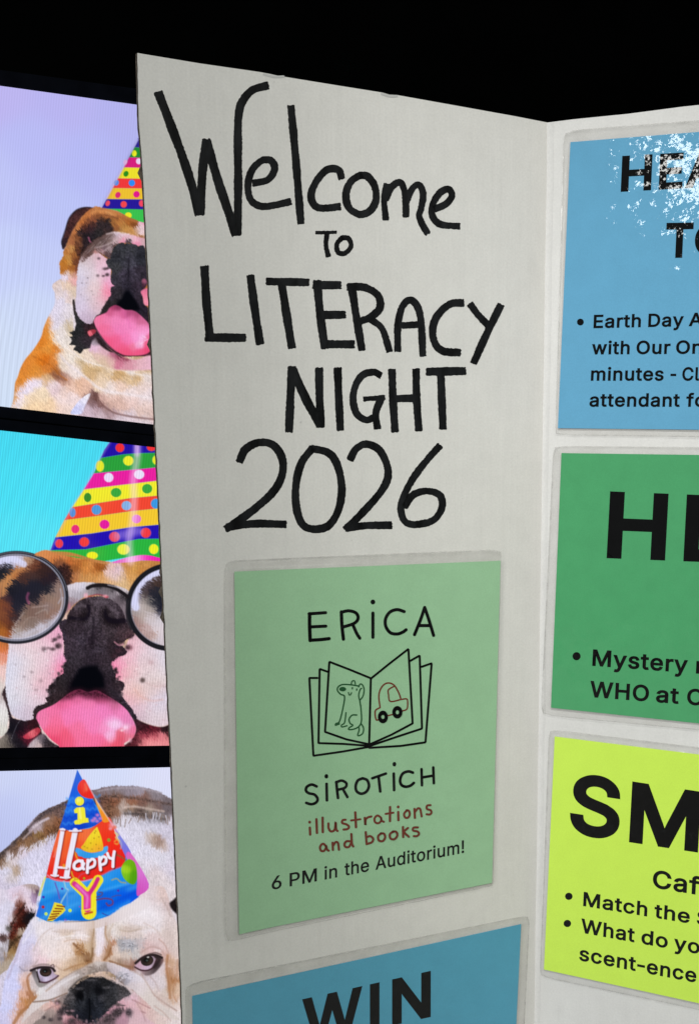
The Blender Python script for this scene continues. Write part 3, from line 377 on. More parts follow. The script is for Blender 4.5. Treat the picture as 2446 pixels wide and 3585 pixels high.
    for k in range(60):
        t = rng.random(); sd = rng.choice((-1, 1))
        x = (590 - 160 * t + rng.gauss(0, 16)) if sd < 0 else (1030 + 80 * t + rng.gauss(0, 16)); y = 190 + 340 * t + rng.gauss(0, 14)
        P.blob(x, y, rng.uniform(10, 22), rng.uniform(9, 18), rng.choice(['463c42', '1a1418', '544850', '241c22', '3a3036']), rng.uniform(.4, .75))
    P.fill('700,290 760,220 820,190 880,240 930,310 950,400 880,420 820,440 760,420 650,400', '06070d', 10)
    # tongue
    wp, P.warp = P.warp, None
    P.fill('330,680 360,625 480,570 560,515 640,455 720,425 800,450 880,435 960,475 1060,535 1130,590 1180,650 1235,765 1222,850 1190,885 1130,920 1100,1000 560,1000 540,945 460,880 385,790 345,720',
      F('370 660 f07cac; 400 700 f07ca8; 480 620 f074a4; 600 560 f070a4; 560 540 d85c88; 700 500 e06c9c; 640 465 9c3c5c; 800 480 b04c74; 720 440 7a2c48; 880 460 8a3858; 950 500 b85078; 1050 550 c86890; 800 560 f07cb0; 650 650 f47cb4; 800 650 f482bc; 950 620 f080bc; 500 720 f4709c; 500 800 f4688c; 700 800 f474a0; 600 860 f05c7c; 620 900 ee5c80; 500 900 e84c70; 750 880 f4709c; 850 750 f480b8; 1000 720 f49cd0; 950 780 f494c4; 1050 740 f0b8e0; 1000 840 f4acd8; 1020 880 f490b0; 1100 830 e46880; 1100 880 e05870; 1160 770 f0b0d4; 1150 800 ec90b0; 1200 800 e878a0; 1050 920 ea5870; 900 900 f470a0; 1180 690 e484b8; 1100 640 f084bc; 1180 880 e47890; 950 950 ee6888', 8), 2.5)
    P.fill('560,520 640,455 720,420 800,440 880,430 960,470 1060,535 1000,520 880,500 800,500 720,480 640,500', '30121e', 16, alpha=.75)
    P.blob(1140, 775, 26, 22, 'fde0f6', .6); P.blob(1030, 745, 60, 40, 'fad4f2', .6); P.blob(1000, 850, 40, 60, 'f8c0e4', .45); P.blob(1110, 800, 20, 14, 'fdeaf8', .6); P.blob(1185, 890, 18, 24, 'f4c0d0', .6)
    P.C *= np.where(((P.L == DOG) & (P.Y > 2400))[..., None], (1 + .028 * np.sin(P.X * 1.0 + P.Y * .2))[..., None], 1)
    P.warp = wp
    # fold above the nose
    P.frame(0, 1900, .3783)
    P.fill('600,420 640,390 720,368 850,368 1000,385 1100,405 1180,440 1230,520 1230,820 1150,760 1000,520 820,490 700,560 640,620 600,640', F('640 480 c4bcc8; 700 400 d8d0dc; 650 560 8c7c84; 760 420 d4d0e0; 700 480 b0a8b4; 780 460 a8a0a8; 640 620 b08088; 850 385 d8d0d8; 900 400 3a363a; 1000 410 6c6468; 850 450 8e868c; 950 470 7a7078; 1050 440 3c363c; 1100 430 c8bcc4; 1170 440 d8ccd0; 1100 540 685c64; 1150 640 7c7078; 1180 720 8a7880; 1050 480 8a8088; 1150 500 2e2a2e', 7), 3, True, 1)
    P.fill('620,690 640,640 690,580 750,530 820,505 920,495 1000,515 1080,560 1140,640 1170,740 1240,830 1230,870 1150,900 1080,940 1060,980 1100,1010 1000,1100 650,1090 600,1050 600,980 610,900 600,830 570,780 610,740',
      F('750 600 3c343a; 700 650 40343c; 660 690 2a2228; 780 680 1c161a; 800 600 2a2228; 900 560 4a4048; 900 650 463c44; 850 720 4c424c; 1050 600 463c44; 980 660 1e181c; 1050 660 4a4048; 1100 640 3a3038; 1050 740 1a1418; 1140 750 2c2228; 1150 800 44363c; 850 800 3a323a; 700 800 332a32; 860 850 281f28; 750 900 3e3642; 680 950 3a303a; 950 900 3e343c; 900 1000 3a323c; 1100 850 44343a; 1180 850 4a363c; 1040 950 2e242a; 830 950 241c24; 750 1020 3a323c; 1020 820 3e343a', 8), 2.5, True, 1.5, 5)
    P.fill('660,680 700,690 780,690 815,640 800,580 830,580 835,660 800,720 700,715 620,710', '15101a', 4, alpha=.8)
    P.fill('970,620 960,680 1010,740 1100,750 1180,735 1150,700 1060,705 1000,680 985,630', '15101a', 4, alpha=.8)
    P.fill('640,1040 900,1020 1020,1060 1000,1160 900,1130 700,1150 630,1110', F('700 1080 352e36; 850 1080 2c242e; 980 1090 382e36', 9), 12)
    for a in ('700,610 740,580 785,590', '1040,620 1085,640 1090,690', '880,560 930,545 985,560'): P.line(a, 26, '6a5e68', 7, .55)
    for k in range(70): P.blob(rng.gauss(860, 110), rng.gauss(880, 80), rng.uniform(8, 18), rng.uniform(8, 16), rng.choice(['544a54', '1c161c', '483e48', '2a222a']), .45)
    P.line('865,700 858,800 855,930', 26, '201a22', 4, .6); P.line('830,700 845,760 820,860', 20, '5a505a', 5, .4)
    P.line('820,500 900,480 1000,500', 12, '9a3040', 3, .6); P.blob(795, 490, 22, 26, 'f0b0c0', .85); P.blob(975, 495, 26, 16, 'f0a8b4', .8); P.blob(985, 505, 18, 8, 'd03048', .5)
    P.blob(640, 590, 12, 34, 'd07088', .5)
    for x, y, a, b in [(1120, 930, 40, 26), (1180, 970, 28, 26), (1100, 1000, 46, 30), (1060, 1050, 40, 30), (1200, 870, 34, 24)]: P.blob(x, y, a, b, '3c2830', .8)
    P.line('1060,920 1100,950 1140,940', 14, 'e8a0b4', 3, .6)
    P.grain(.08, .36, .4, 5, 5, 40)
    P.grain(.6, .95, .04, 5, 4, 44)
    # spectacles
    P.lab = GLS; P.warp = (12, 9, 3, 30)
    def ell(cx, cy, rx, ry, n=40): return [(cx + rx * math.cos(k * 2 * math.pi / n), cy + ry * math.sin(k * 2 * math.pi / n)) for k in range(n)]
    P.fill(ell(150, 507, 455, 405), F('60 160 ccccec; 0 170 c8c8e8; 160 165 c4c0d8; 250 190 b08a70; 20 215 3a3238; 80 240 2a2a32; 200 240 a86a40; 130 290 b87444; 80 340 c08454; 40 390 b88054; 15 450 a87450; 30 280 1d2028; 0 300 22242c; 300 230 6a3c2c; 300 300 44302e; 220 320 4a302c; 400 260 3a2624; 450 330 2a2028; 150 400 22222c; 300 400 22222e; 450 420 1d1e28; 380 450 23232e; 100 440 1c1c26; 200 500 20202c; 180 600 252430; 330 510 24222c; 60 520 3a2830; 60 600 6a3c30; 30 560 80482e; 100 680 5a342c; 50 740 6a3a2a; 20 660 7c4830; 150 680 33282e; 100 780 5c3426; 80 840 98502a; 30 820 a8622c; 20 760 8a5028; 350 600 806860; 290 590 7c6058; 450 500 8c7468; 400 520 8a6c60; 520 440 907870; 500 560 94786c; 450 600 8a7470; 400 700 8a7068; 300 650 7a6058; 230 650 80685c; 200 750 8a7268; 160 800 a89890; 450 680 8c6c60; 500 640 907064; 300 760 847068; 300 830 b8b0b8; 230 850 b4a8ac; 380 790 c4bcc8; 450 740 a8a0a8; 520 690 b0a0a8; 420 740 98807c; 140 860 b8b0b8; 250 890 c8c0c8', 7), 3, False)
    for p, w, c, a in [('262,470 250,510 266,560', 24, 'a8507c', .55), ('300,600 380,590 440,580', 12, 'b8a4a0', .5), ('330,660 420,620 440,660', 12, 'a89890', .6), ('180,800 260,700 340,690', 12, 'a08c84', .5), ('220,860 330,800 450,750 540,690', 30, 'c8c4d4', .5), ('30,480 50,380 120,290 220,230', 26, 'c88a54', .5), ('-40,185 60,150 140,160 220,200', 60, 'd8d8f6', .85), ('540,560 570,500 560,430', 12, 'b8b8cc', .6), ('120,800 160,730 220,650', 14, 'b0a09c', .5)]:
        P.line(p, w, c, 4, a)
    P.fill(ell(1572, 597, 372, 372), F('1300 330 ccccf0; 1240 450 c8c8ee; 1230 540 c0c0e0; 1400 290 d4d4f4; 1480 260 dcdcf6; 1360 400 3c3034; 1440 370 46342e; 1480 340 3a2c2a; 1330 470 4c4244; 1440 450 282832; 1480 520 20222c; 1430 560 2c2c36; 1500 620 20202e; 1320 530 a09490; 1330 590 b4a8a4; 1290 600 c0b4b4; 1400 620 a89c98; 1370 540 6a6464; 1250 640 a49898; 1300 700 b8a8a4; 1400 700 ccc0c4; 1480 720 d0c8d0; 1480 800 d8ccd2; 1260 720 9a7c78; 1350 800 c4acac; 1300 790 a88884; 1420 860 c8b0ac; 1380 860 b09490; 1500 900 d4c8d0; 1450 930 c8bcc4', 7), 3, False)
    P.line('1258,600 1240,520 1268,420 1330,340 1420,285 1540,250', 66, 'd6d6f6', 4, .9)
    P.line(ell(150, 507, 464, 410) + [(614, 507)], 42, '24242c', 2.5); P.line(ell(150, 507, 450, 398) + [(600, 507)], 14, '9a9aac', 2.5, .85); P.line(ell(150, 510, 430, 380)[:14], 14, 'c4c4dc', 2.5, .6)
    P.line(ell(150, 507, 474, 419)[26:40], 8, '8a8a98', 2, .6)
    P.line(ell(1572, 597, 384, 384) + [(1956, 597)], 46, '1c1c22', 2.5); P.line(ell(1572, 597, 360, 360)[12:24], 10, '9090a4', 2, .5)
    P.line('810,420 860,400 960,395 1060,420 1140,470 1180,500', 34, '1e1a1e', 3); P.line('1000,392 1090,415 1160,450', 10, 'c8c0c8', 3, .7); P.line('850,440 960,450 1060,490', 10, '7a7278', 3, .6)
    P.line('1190,540 1170,640 1185,740 1215,800', 16, '2a262c', 3)
    # party hat
    P.lab = HAT
    P.frame(0, 1450, .5381)
    rows = [('715,180 680,230 655,285', '2414a4', '800,262 900,254 1010,252 1300,268', 150), ('655,285 610,385', '2ca03c', '800,367 1010,347 1300,352', 0), ('610,385 545,490', 'e822a0', '780,462 1020,434 1340,430', 0),
            ('545,490 470,605', 'f0ea30', '640,578 850,546 1030,530 1380,520', 0), ('470,605 418,690', 'f04834', '640,662 850,632 1035,613 1400,600', 0), ('418,690 360,802', 'f2c832', '600,776 850,736 1037,719 1440,715', 0), ('360,802 328,886', '2414b0', '560,880 750,842 900,813 1040,811 1480,840', 0)]
    prev = nums('715,180 900,180 1300,180')
    for lft, c, low, _ in rows:
        l = nums(lft); lo = np.vstack([l[-1:], nums(low)])
        P.fill(np.vstack([prev, lo[::-1], l[::-1][1:-1]]) if len(l) > 2 else np.vstack([prev, lo[::-1]]), c, 2, False)
        prev = lo
    P.fill(np.vstack([prev, nums('1500,960 1200,930 1045,940 900,920 760,942 680,956 600,945 500,935 400,915 330,900')]), '2cb440', 2, False)
    P.fill('730,968 800,940 900,918 980,920 1050,936 1250,960 1250,990 1045,958 930,952 860,962', F('760 955 e870c8; 880 945 f8c8f0; 960 935 f428b8; 1040 945 f020b0', 8), 2)
    for x, y, a, b, c in [(780, 218, 28, 28, 'ee3038'), (985, 215, 30, 24, 'ee3438'), (650, 338, 26, 36, 'e4e830'), (835, 303, 33, 31, 'ecec30'), (1016, 298, 24, 30, 'e4e830'), (707, 412, 30, 30, 'e8d8f8'), (905, 392, 33, 30, 'e8e0fc'), (570, 542, 24, 30, '3c8c30'), (755, 510, 34, 30, '3ca840'), (957, 485, 33, 31, '3ca840'), (472, 640, 20, 30, '5a90d8'), (628, 622, 32, 32, '4a98e4'), (823, 595, 32, 30, '84b0e4'), (1014, 582, 32, 32, '3c98e4'), (490, 748, 26, 28, 'e8307c'), (680, 717, 32, 30, 'e420a0'), (888, 682, 30, 28, 'e878d0'), (385, 842, 25, 28, 'e84050'), (548, 832, 32, 30, 'f03840'), (745, 798, 34, 32, 'e84860'), (948, 772, 33, 32, 'f03c44'), (600, 920, 36, 24, 'eef028'), (803, 880, 40, 34, 'e8f048'), (1000, 878, 30, 32, 'ecf028'), (1180, 400, 30, 30, 'e8d8f8'), (1160, 500, 30, 30, '3ca840'), (1200, 590, 30, 30, '3c98e4')]:
        P.blob(x, y, a + 5, b + 5, 'f8f0c0', .15, 0, 1); P.blob(x, y, a, b, c, 1, 0, 1)
    P.line('895,190 890,300 868,420 872,560 862,700 840,820 850,960', 46, 'fbd8f8', 12, .5); P.line('890,210 892,260', 30, 'f8c8ff', 8, .5)
    P.line('770,790 900,760', 60, 'c8a8f0', 14, .45); P.line('700,560 560,800 640,900', 60, 'ffb040', 30, .1)
    P.line('715,185 655,285 545,490 470,605 330,886', 14, 'd8a8e0', 6, .35)
    P.lab = DOG; P.frame(0, 1900, .3783)
    P.fill('320,110 400,72 480,78 650,90 800,132 900,160 960,172 1020,186 960,200 850,172 700,130 500,120 380,130', F('400 96 d88c54; 550 105 cc7c44; 700 130 cc8044; 850 160 c07a40; 960 185 c88c58', 9), 3, alpha=.9)
    P.lab = None
    P.C *= (1 + .045 * np.sin(P.X * .66 + P.Y * .07))[..., None]

def paint_frowning_dog(P):
    F = P.field; P.warp = (10, 12, 2.4, 80); P.gain = 1.45
    P.frame(0, 2680, .40353)
    P.fill('-200,-100 2500,-100 2500,2600 -200,2600', F('0 60 ccd4f4; 400 60 ced6f6; 1000 60 d4dcf8; 1450 60 dcdffa; 100 400 c2caf2; 300 250 c8d0f4; 0 650 bcc4ee; 1400 200 dcdef4', 60), 2, False)
    P.C *= (1 + .014 * np.sin(P.X * .9 + P.Y * .2))[..., None]
    P.lab = DOG
    P.fill('-80,850 0,765 100,675 200,575 330,430 450,360 590,300 700,220 810,212 900,190 1000,177 1100,180 1200,182 1350,222 1500,300 1700,400 2000,700 2100,2600 -100,2600',
      F('10 790 5a4a46; 20 830 7a5c48; 100 700 63504c; 120 740 70523e; 200 610 5a4a4a; 230 650 866248; 180 680 7a583e; 330 470 6a5a5a; 400 400 5e4e4e; 340 540 b8a8b0; 300 520 a894a0; 430 470 94705c; 400 560 80583c; 500 500 86583e; 350 620 84643e; 450 590 6a4a34; 240 700 8a6648; 290 660 7a583c; 520 400 6e5650; 560 340 665456; 520 540 60402e; 850 240 786a70; 830 310 6a5450; 1000 210 8e828a; 900 220 85767c; 1150 220 8a7e88; 1200 200 a8a0b0; 1000 260 6a5650; 1000 300 7a4e3a; 900 300 6e4c3e; 1150 320 8e5c46; 1250 300 7c5a50; 1350 260 8a8088; 1350 350 78605c; 1470 330 706468; 1450 400 6e6266; 950 380 70503e; 1000 400 8a6450; 960 440 6e4a38; 1020 440 8e6a58; 1070 360 b4a098; 1150 360 a89080; 1300 380 a49488; 1100 400 6a5648; 1200 410 60504c; 1300 440 5a5254; 1400 450 8a8488; 1450 450 766c70; 1490 480 c8c0d0; 60 850 c8b8b4; 100 800 d4c8d0; 200 740 d8ccdc; 330 690 d6cedc; 450 640 cac4dc; 480 700 d0cae4; 200 900 d4d0e4; 60 950 d8d4e8; 60 1080 d0c8dc; 350 800 d6d2ea; 300 960 dcd8ee; 140 930 bca898; 160 910 a88c74; 90 980 ccc0c0; 1050 500 d4d0de; 1100 440 d0cad4; 1000 480 c8c0cc; 1150 520 d8d4e4; 1300 520 d0ccdc; 1450 560 d0cadc; 1100 700 dcd8ec; 1200 620 d8d4e4; 1330 650 b0988c; 1380 670 987c70; 1420 700 c0a89c; 1300 630 c8b8b4; 1250 750 dcd8e8; 1400 800 dcd8e6; 1250 900 dcd4e0; 1400 1000 dcd0d4; 1330 950 d8c8cc; 1480 900 d4ccdc; 1480 700 d0cadc', 9), 3, True, 2, 5)
    for p, w, c, a in [('-20,800 100,690 210,590 330,460 450,385 590,318', 20, '4e4446', .5), ('290,540 360,490 420,460', 22, 'c8bcc8', .6), ('200,640 280,560 340,500', 12, 'c0b0b4', .5), ('830,280 1000,270 1200,290 1480,340', 22, '5a4640', .4), ('1060,370 1160,358 1300,380 1420,400', 18, 'c0acA4'.lower(), .55), ('850,225 1000,200 1200,200 1400,240', 14, 'a49aa4', .5), ('300,660 400,600 480,560', 26, '6e4a30', .4), ('1080,420 1200,425 1320,450 1430,470', 20, '4e4648', .4)]:
        P.line(p, w, c, 4, a)
    rng = random.Random(5)
    for k in range(70):      # loose hairs along the edge of the dark patch
        t = k / 69
        if k % 2: x = 960 + 540 * t; y = 440 + 30 * math.sin(t * 7); dx, dy = rng.uniform(-25, 20), rng.uniform(35, 75)
        else: x = 60 + 440 * t; y = 800 - 210 * t; dx, dy = rng.uniform(-30, 5), rng.uniform(18, 46)
        P.line([(x, y), (x + dx * .5, y + dy * .5), (x + dx, y + dy)], 7, rng.choice(['e4e0ec', '7a6258', 'dcd8e6', '8a7468']), 2, .55)
    P.fur([DOG], .10, 12, 2.6, 70, 5)
    # left ear and what shows under it
    P.frame(0, 3120, .40353)
    P.fill('-60,40 60,-10 150,-40 260,-60 340,-30 320,80 300,220 250,330 180,430 130,560 100,640 40,700 -60,700',
      F('30 40 d8d0e0; 100 20 dccce0; 150 60 d0b4bc; 60 150 d8d4e8; 50 250 dcd8ec; 30 330 e0dcec; 250 20 e0d0e0; 230 80 e4d0dc; 250 130 e4d4e0; 300 60 a890b0; 330 20 604058; 180 110 6a3c30; 200 180 401a16; 150 200 5e3028; 130 300 55201a; 180 280 38140e; 230 260 1c1416; 250 230 14141a; 100 250 b09c98; 110 380 4a1c14; 150 420 5a3a22; 90 460 4e3a2a; 60 580 8c6c4c; 100 530 a08056; 130 500 7c5c3c; 40 420 b0a4a8; 30 410 4a3030; 20 480 d0ccd8; 80 330 5a5048; 60 360 d4d0e0; 20 560 a8a0a8; 80 620 b0a090; 200 400 b09c8c; 300 -40 b09c98', 7), 3)
    for p, w, c, a in [('215,110 180,170 120,260 90,330', 16, '2a1410', .5), ('70,520 120,440 190,390', 16, '3a2a1c', .5), ('150,50 100,120 95,260', 16, 'e4dcec', .5), ('70,430 60,520', 14, 'c8c4d4', .6)]: P.line(p, w, c, 4, a)
    P.blob(75, 330, 26, 24, '5a5450', .8); P.blob(30, 412, 30, 34, '4a3432', .85); P.blob(18, 510, 26, 26, '8a8284', .6); P.blob(20, 590, 24, 20, '8a8690', .6)
    # head
    P.fill('290,230 230,320 180,430 140,560 90,640 40,780 10,1000 -40,1300 2000,1300 1700,600 1560,330 1490,180 1460,60 1400,-40 1200,-20 1000,100 600,180 400,200',
      F('300 260 e0dae6; 250 350 d8d4ea; 200 450 d4d0ec; 180 600 d8d2ee; 130 700 d0d0f2; 80 800 d0d0f4; 60 1000 cccef4; 100 950 d4d0ee; 40 1120 ccc8e8; 350 330 e6dce0; 450 300 e4dade; 600 300 e8dce0; 700 280 e8dcde; 780 320 d8c4b8; 790 400 d4bcac; 560 350 dcc8bc; 600 370 d8c4b4; 450 430 e8dcdc; 640 420 ecdfe0; 740 400 eadcdc; 780 480 d0b498; 690 490 b88c64; 650 460 d4b498; 720 560 94683e; 760 600 70482a; 780 570 8a5c38; 700 540 a87c54; 560 480 eadad6; 400 540 ecdcdc; 300 540 e8d4dc; 560 580 e8d4c8; 640 620 e0c4ac; 700 620 c09a74; 640 660 b48e6c; 560 680 d8bca4; 480 640 e4ccc4; 240 600 dcd4e4; 200 680 b8b0c4; 230 690 d8c0bc; 300 620 e4ccd4; 380 600 e8c8d0; 850 300 e4dce6; 870 400 e6dce6; 860 520 e6d8e0; 920 440 dcc8cc; 840 590 dcc4b8; 900 570 c0987c; 940 520 a06c48; 960 470 b47c5c; 930 400 d8c8c4; 980 320 e4dad8; 960 270 dcd0cc; 1050 320 dccfc8; 1150 350 d8c8c4; 1100 340 d4c0b8; 1050 240 e6dcde; 1200 250 e8dee2; 1350 250 e6dce0; 1250 150 e8e0e6; 1400 150 e4d8dc; 1300 50 e0d0d4; 1420 40 dcc4c0; 1460 130 c8b0b0; 1480 250 dccccc; 1500 400 dcccc8; 1100 460 b8b4bc; 1150 490 a0a0a8; 1060 480 a8a4a8; 1200 470 c0b8bc; 1180 540 c8c0c0; 1100 580 ccbcb4; 1000 500 e0ccc4; 1000 580 e0ccc0; 980 610 d0b49c; 1040 640 988068; 1100 640 b89888; 1140 650 94685a; 1300 500 d8b8b8; 1250 520 d0b4b0; 1400 480 dcc4c4; 1350 440 dcc8c8; 1440 560 d8b4ac; 1480 600 c49c7c; 1520 560 dcc8c4; 1470 700 b07c54; 1490 850 b88c68; 1500 780 a8744c; 1530 700 d0b0a0; 1540 850 d8bca8; 1420 680 d8c8cc; 1400 800 d8ccd0; 1440 900 d0c0b8; 1300 780 d4c8d0; 1250 700 c8b8bc; 1350 900 d8c8c4; 1500 950 cca890; 1540 1000 dccac4; 1560 1100 e0d4d4; 200 760 e0c0b8; 230 800 d0a088; 210 900 dcb09c; 250 900 a87050; 280 880 b88868; 280 950 a8744a; 220 970 b88050; 170 1000 d4a088; 130 1100 dcb8b0; 180 1050 b4805a; 270 800 d8ccd0; 290 850 e0d8dc; 350 860 e0dcde; 400 800 d0c4cc; 330 960 d8c4b4; 300 1000 d8ccc8; 420 840 d8d0d4; 450 900 d4ccd4; 220 1080 d0bcb8; 300 1080 c0aca8; 400 1000 d8b8b0; 460 1000 e0b0a8; 400 1080 b8a8a4; 470 1080 a89894; 1150 850 c8b8b8; 1200 880 d4c0c0; 1300 850 dcd0d4; 1250 920 d0b0b0; 1150 920 d8b4c0; 1250 1000 d8b4b0; 1350 1000 d8c0bc; 1200 1100 d4b0b8; 1400 1100 d8c4c0; 1450 1000 d8ccc8; 1300 1100 d4b8b4', 7), 3, True, 1.5, 5)
    P.lab = None
    P.fill('1470,110 1500,80 1545,60 1560,230 1530,200 1490,160', '1c1618', 4)
    P.lab = DOG
    for p, w, c, a in [
        ('810,270 815,350 800,430 795,520 785,600', 16, 'a88868', .65), ('920,280 915,380 945,450 960,480 935,540 900,600', 14, 'a88060', .6),
        ('640,460 700,520 750,580 790,620', 20, '80563a', .55), ('560,690 640,655 720,635 790,620', 16, 'a87e5a', .5), ('950,610 1040,640 1150,665', 18, '8e6850', .6),
        ('480,420 560,400 700,385 780,400', 14, 'f2eaec', .5), ('450,350 560,360 700,335', 14, 'c8b4ac', .4), ('1040,340 1120,352 1220,330', 12, 'b8a494', .5), ('1080,300 1200,320 1330,310', 16, 'f0e8ea', .4),
        ('290,700 240,750 250,850 300,930', 14, '9a6444', .55), ('300,930 260,990 180,1060 120,1150', 30, 'a46c42', .5), ('170,660 200,690 240,690', 10, '908898', .6),
        ('1455,560 1445,660 1460,780 1475,930', 22, 'a87450', .5), ('1540,600 1530,750 1500,880 1530,960', 14, 'b88c70', .45),
        ('1230,720 1260,800 1320,890 1420,970 1530,1040', 12, 'a88c84', .5), ('1150,860 1220,900 1290,950 1340,1010', 10, '8e7068', .6), ('1050,950 1150,1020 1260,1060', 9, '9c7478', .5), ('1100,930 1200,970 1300,1020', 8, 'a87c80', .5),
        ('830,300 840,420 850,560', 24, 'eee6f0', .4), ('980,290 950,360 960,430', 14, 'c4b0a0', .4), ('330,240 290,320 200,450', 16, 'e8e4f0', .4), ('1400,60 1440,130 1480,220', 12, 'bca8a4', .5)]:
        P.line(p, w, c, 4, a)
    for k in range(40):
        x = rng.gauss(1130, 50); y = rng.gauss(478, 32); P.line([(x, y), (x + rng.uniform(-26, 26), y + rng.uniform(-14, 14))], 6, rng.choice(['8a8a92', 'c8c8d0', '74747c']), 2, .5)
    for k in range(24):
        x = rng.gauss(690, 36); y = rng.gauss(500, 26); P.line([(x, y), (x + rng.uniform(-20, 20), y + rng.uniform(-8, 16))], 6, rng.choice(['8c6240', 'c8a484', 'a8784c']), 2, .5)
    P.fur([DOG], .055, 8, 2.6, 100, 12)
    # shading between the folds of the forehead
    for x, y, a, b, c, al, an in [(800, 420, 34, 150, 'b89c84', .5, 0), (935, 420, 30, 130, 'c0a690', .45, 0), (690, 590, 130, 34, 'b4957a', .5, -14), (1060, 610, 100, 30, 'a88c80', .5, 14), (560, 330, 150, 26, 'cfbcb4', .5, 4), (1160, 320, 150, 24, 'c6b2a8', .5, 0), (250, 640, 60, 60, 'b8a8b8', .5, 0), (230, 560, 60, 110, 'c4bcd8', .5, 20), (480, 560, 100, 40, 'f0e6e8', .5, 0), (870, 470, 40, 130, 'efe6f0', .5, 0), (1300, 470, 110, 40, 'd4b8b8', .5, 10), (1470, 420, 50, 130, 'c8b4b0', .5, -10), (300, 790, 40, 100, 'c0aeac', .5, 0), (1240, 880, 120, 50, 'bfa8ac', .5, 40), (1400, 960, 90, 60, 'c8b0a8', .5, 40), (420, 330, 120, 40, 'f2ecf4', .5, -20), (1250, 200, 160, 50, 'f2ecf2', .5, 10)]:
        P.blob(x, y, a, b, c, al, an)
    P.fur([DOG], .05, 8, 2.6, 100, 15)
    # brow roll over the nose
    P.fill('290,960 380,880 480,800 600,720 720,660 800,622 870,614 950,622 1040,650 1130,690 1220,730 1280,800 1330,900 1420,1000 1560,1120 1400,1080 1250,950 1150,860 1080,820 1040,790 980,720 880,700 740,740 640,820 580,900 500,920 420,960 330,1020 240,1100 180,1160 230,1050',
      F('330 980 dcd4d4; 400 920 dcd4d8; 480 860 dcd4d8; 440 800 d0c4c8; 560 800 d4ccd0; 600 740 ccc0c0; 560 880 b8a8a4; 640 800 b4a8a4; 700 720 a49894; 720 690 c8b4ac; 780 640 c8b8b0; 860 640 ccc0bc; 800 670 8c7c74; 840 690 877872; 780 700 968880; 880 720 7a6e6c; 940 740 76686a; 900 670 988a84; 960 660 c4b8bc; 1000 640 d8ccd0; 1000 700 ccc0c8; 1050 740 a8a4ac; 1100 770 a4a0ac; 1080 700 d4ccd8; 1120 730 ccc4d0; 1160 780 d0c8d4; 1200 760 dcd4dc; 1230 850 dcd0d4; 1030 790 80706c; 1150 830 ccc0c4; 1300 920 d8ccc8; 1400 1010 d4c8c4; 260 1060 d4c8c8', 7), 3, True, 1.5, 5)
    for p, w, c, a in [('290,965 420,950 520,915 580,890', 12, '7a6052', .6), ('800,625 720,665 600,725 480,805 400,870', 12, 'a88c78', .45), ('1130,690 1220,735 1280,810 1340,910', 10, 'b49c94', .45), ('600,860 680,780 760,745', 18, '3e3634', .5), ('470,850 580,780 680,730', 20, 'eae4e8', .4)]: P.line(p, w, c, 4, a)
    for k in range(40):
        x = rng.gauss(1080, 44); y = rng.gauss(750, 24); P.line([(x, y), (x + rng.uniform(-26, 26), y + rng.uniform(-10, 12))], 5, rng.choice(['84848e', 'd8d4e0', '9494a0']), 2, .5)
    for k in range(26):
        x = rng.gauss(830, 46); y = rng.gauss(690, 22); P.blob(x, y, 12, 9, rng.choice(['6a5c58', 'b0a49c', '84746c']), .5)
    # muzzle below
    P.fill('580,900 500,940 440,1000 380,1080 340,1200 1300,1200 1240,1080 1150,960 1120,870 1050,830 900,960 700,960', F('560 930 8a7c7a; 520 960 a08c88; 470 990 dcb0ac; 500 1010 c89894; 540 1040 4a3e42; 560 1090 e0b0b8; 600 1100 c89098; 520 1080 5c4c50; 440 1060 a89490; 400 1110 8a7c78; 480 1120 7c6a6a; 640 1130 6a4c54; 1000 1000 d8a0b0; 1050 960 dcb0bc; 1080 1000 d4a4b0; 1120 930 dcb8c4; 1150 980 dcb4bc; 1100 880 7a7074; 1000 1060 5c4c54; 1040 1040 3c3438; 930 1060 c890a0; 1080 1080 c898a8; 1120 1060 786a74; 1180 1050 d4b0b8; 950 1110 6a585e; 1050 1120 b08898; 1200 1120 d4b4bc', 7), 3, True, 1.5, 5)
    for x, y, a, b in [(1005, 1062, 52, 40), (1115, 1055, 32, 36), (540, 1050, 40, 34), (500, 970, 30, 22), (930, 1110, 44, 34), (620, 1130, 40, 26), (440, 1120, 26, 18), (380, 1100, 20, 16), (520, 1110, 26, 20)]: P.blob(x, y, a, b, '3a3236', .75)
    P.fill('580,900 620,850 690,790 760,758 830,748 900,755 970,785 1040,815 1110,860 1130,900 1070,930 1010,980 950,1030 900,1080 840,1140 780,1150 720,1140 640,1090 570,1060 540,1000 560,940',
      F('750 790 1e1e22; 830 780 242428; 900 800 1e1e20; 950 830 26262a; 700 830 1c1c20; 650 870 2a282a; 620 900 4e4a4c; 680 920 0c0c0f; 700 880 121215; 760 880 1c1c20; 800 900 25272c; 850 860 0e0e12; 880 880 1c1d22; 950 900 2a2a2e; 1000 880 3a3a3e; 1060 850 403c3e; 1080 890 4c484c; 950 980 303034; 850 980 22242c; 780 1000 14161c; 700 1000 26282e; 620 980 3a3a3e; 580 950 504a4c; 600 1040 302e32; 700 1080 1c1e26; 850 1080 22252e; 760 1120 15171e; 900 1030 2a2c32', 7), 5, True, 3, 6)
    for k in range(46):
        a = rng.uniform(.1, 3.04); x = 790 - math.cos(a) * rng.gauss(255, 26); y = 935 + math.sin(a) * rng.gauss(200, 26)
        if y > 960: P.blob(x, y, rng.uniform(8, 26), rng.uniform(7, 18), rng.choice(['3a3436', '4a4042', '2c282a', 'c89ca8', '5c5052']), rng.uniform(.4, .75))
    for x, y, a, b, al in [(690, 850, 40, 16, .5), (930, 840, 46, 14, .5), (800, 775, 60, 12, .45), (880, 930, 30, 40, .3), (640, 930, 30, 20, .4)]: P.blob(x, y, a, b, '6a666a', al)
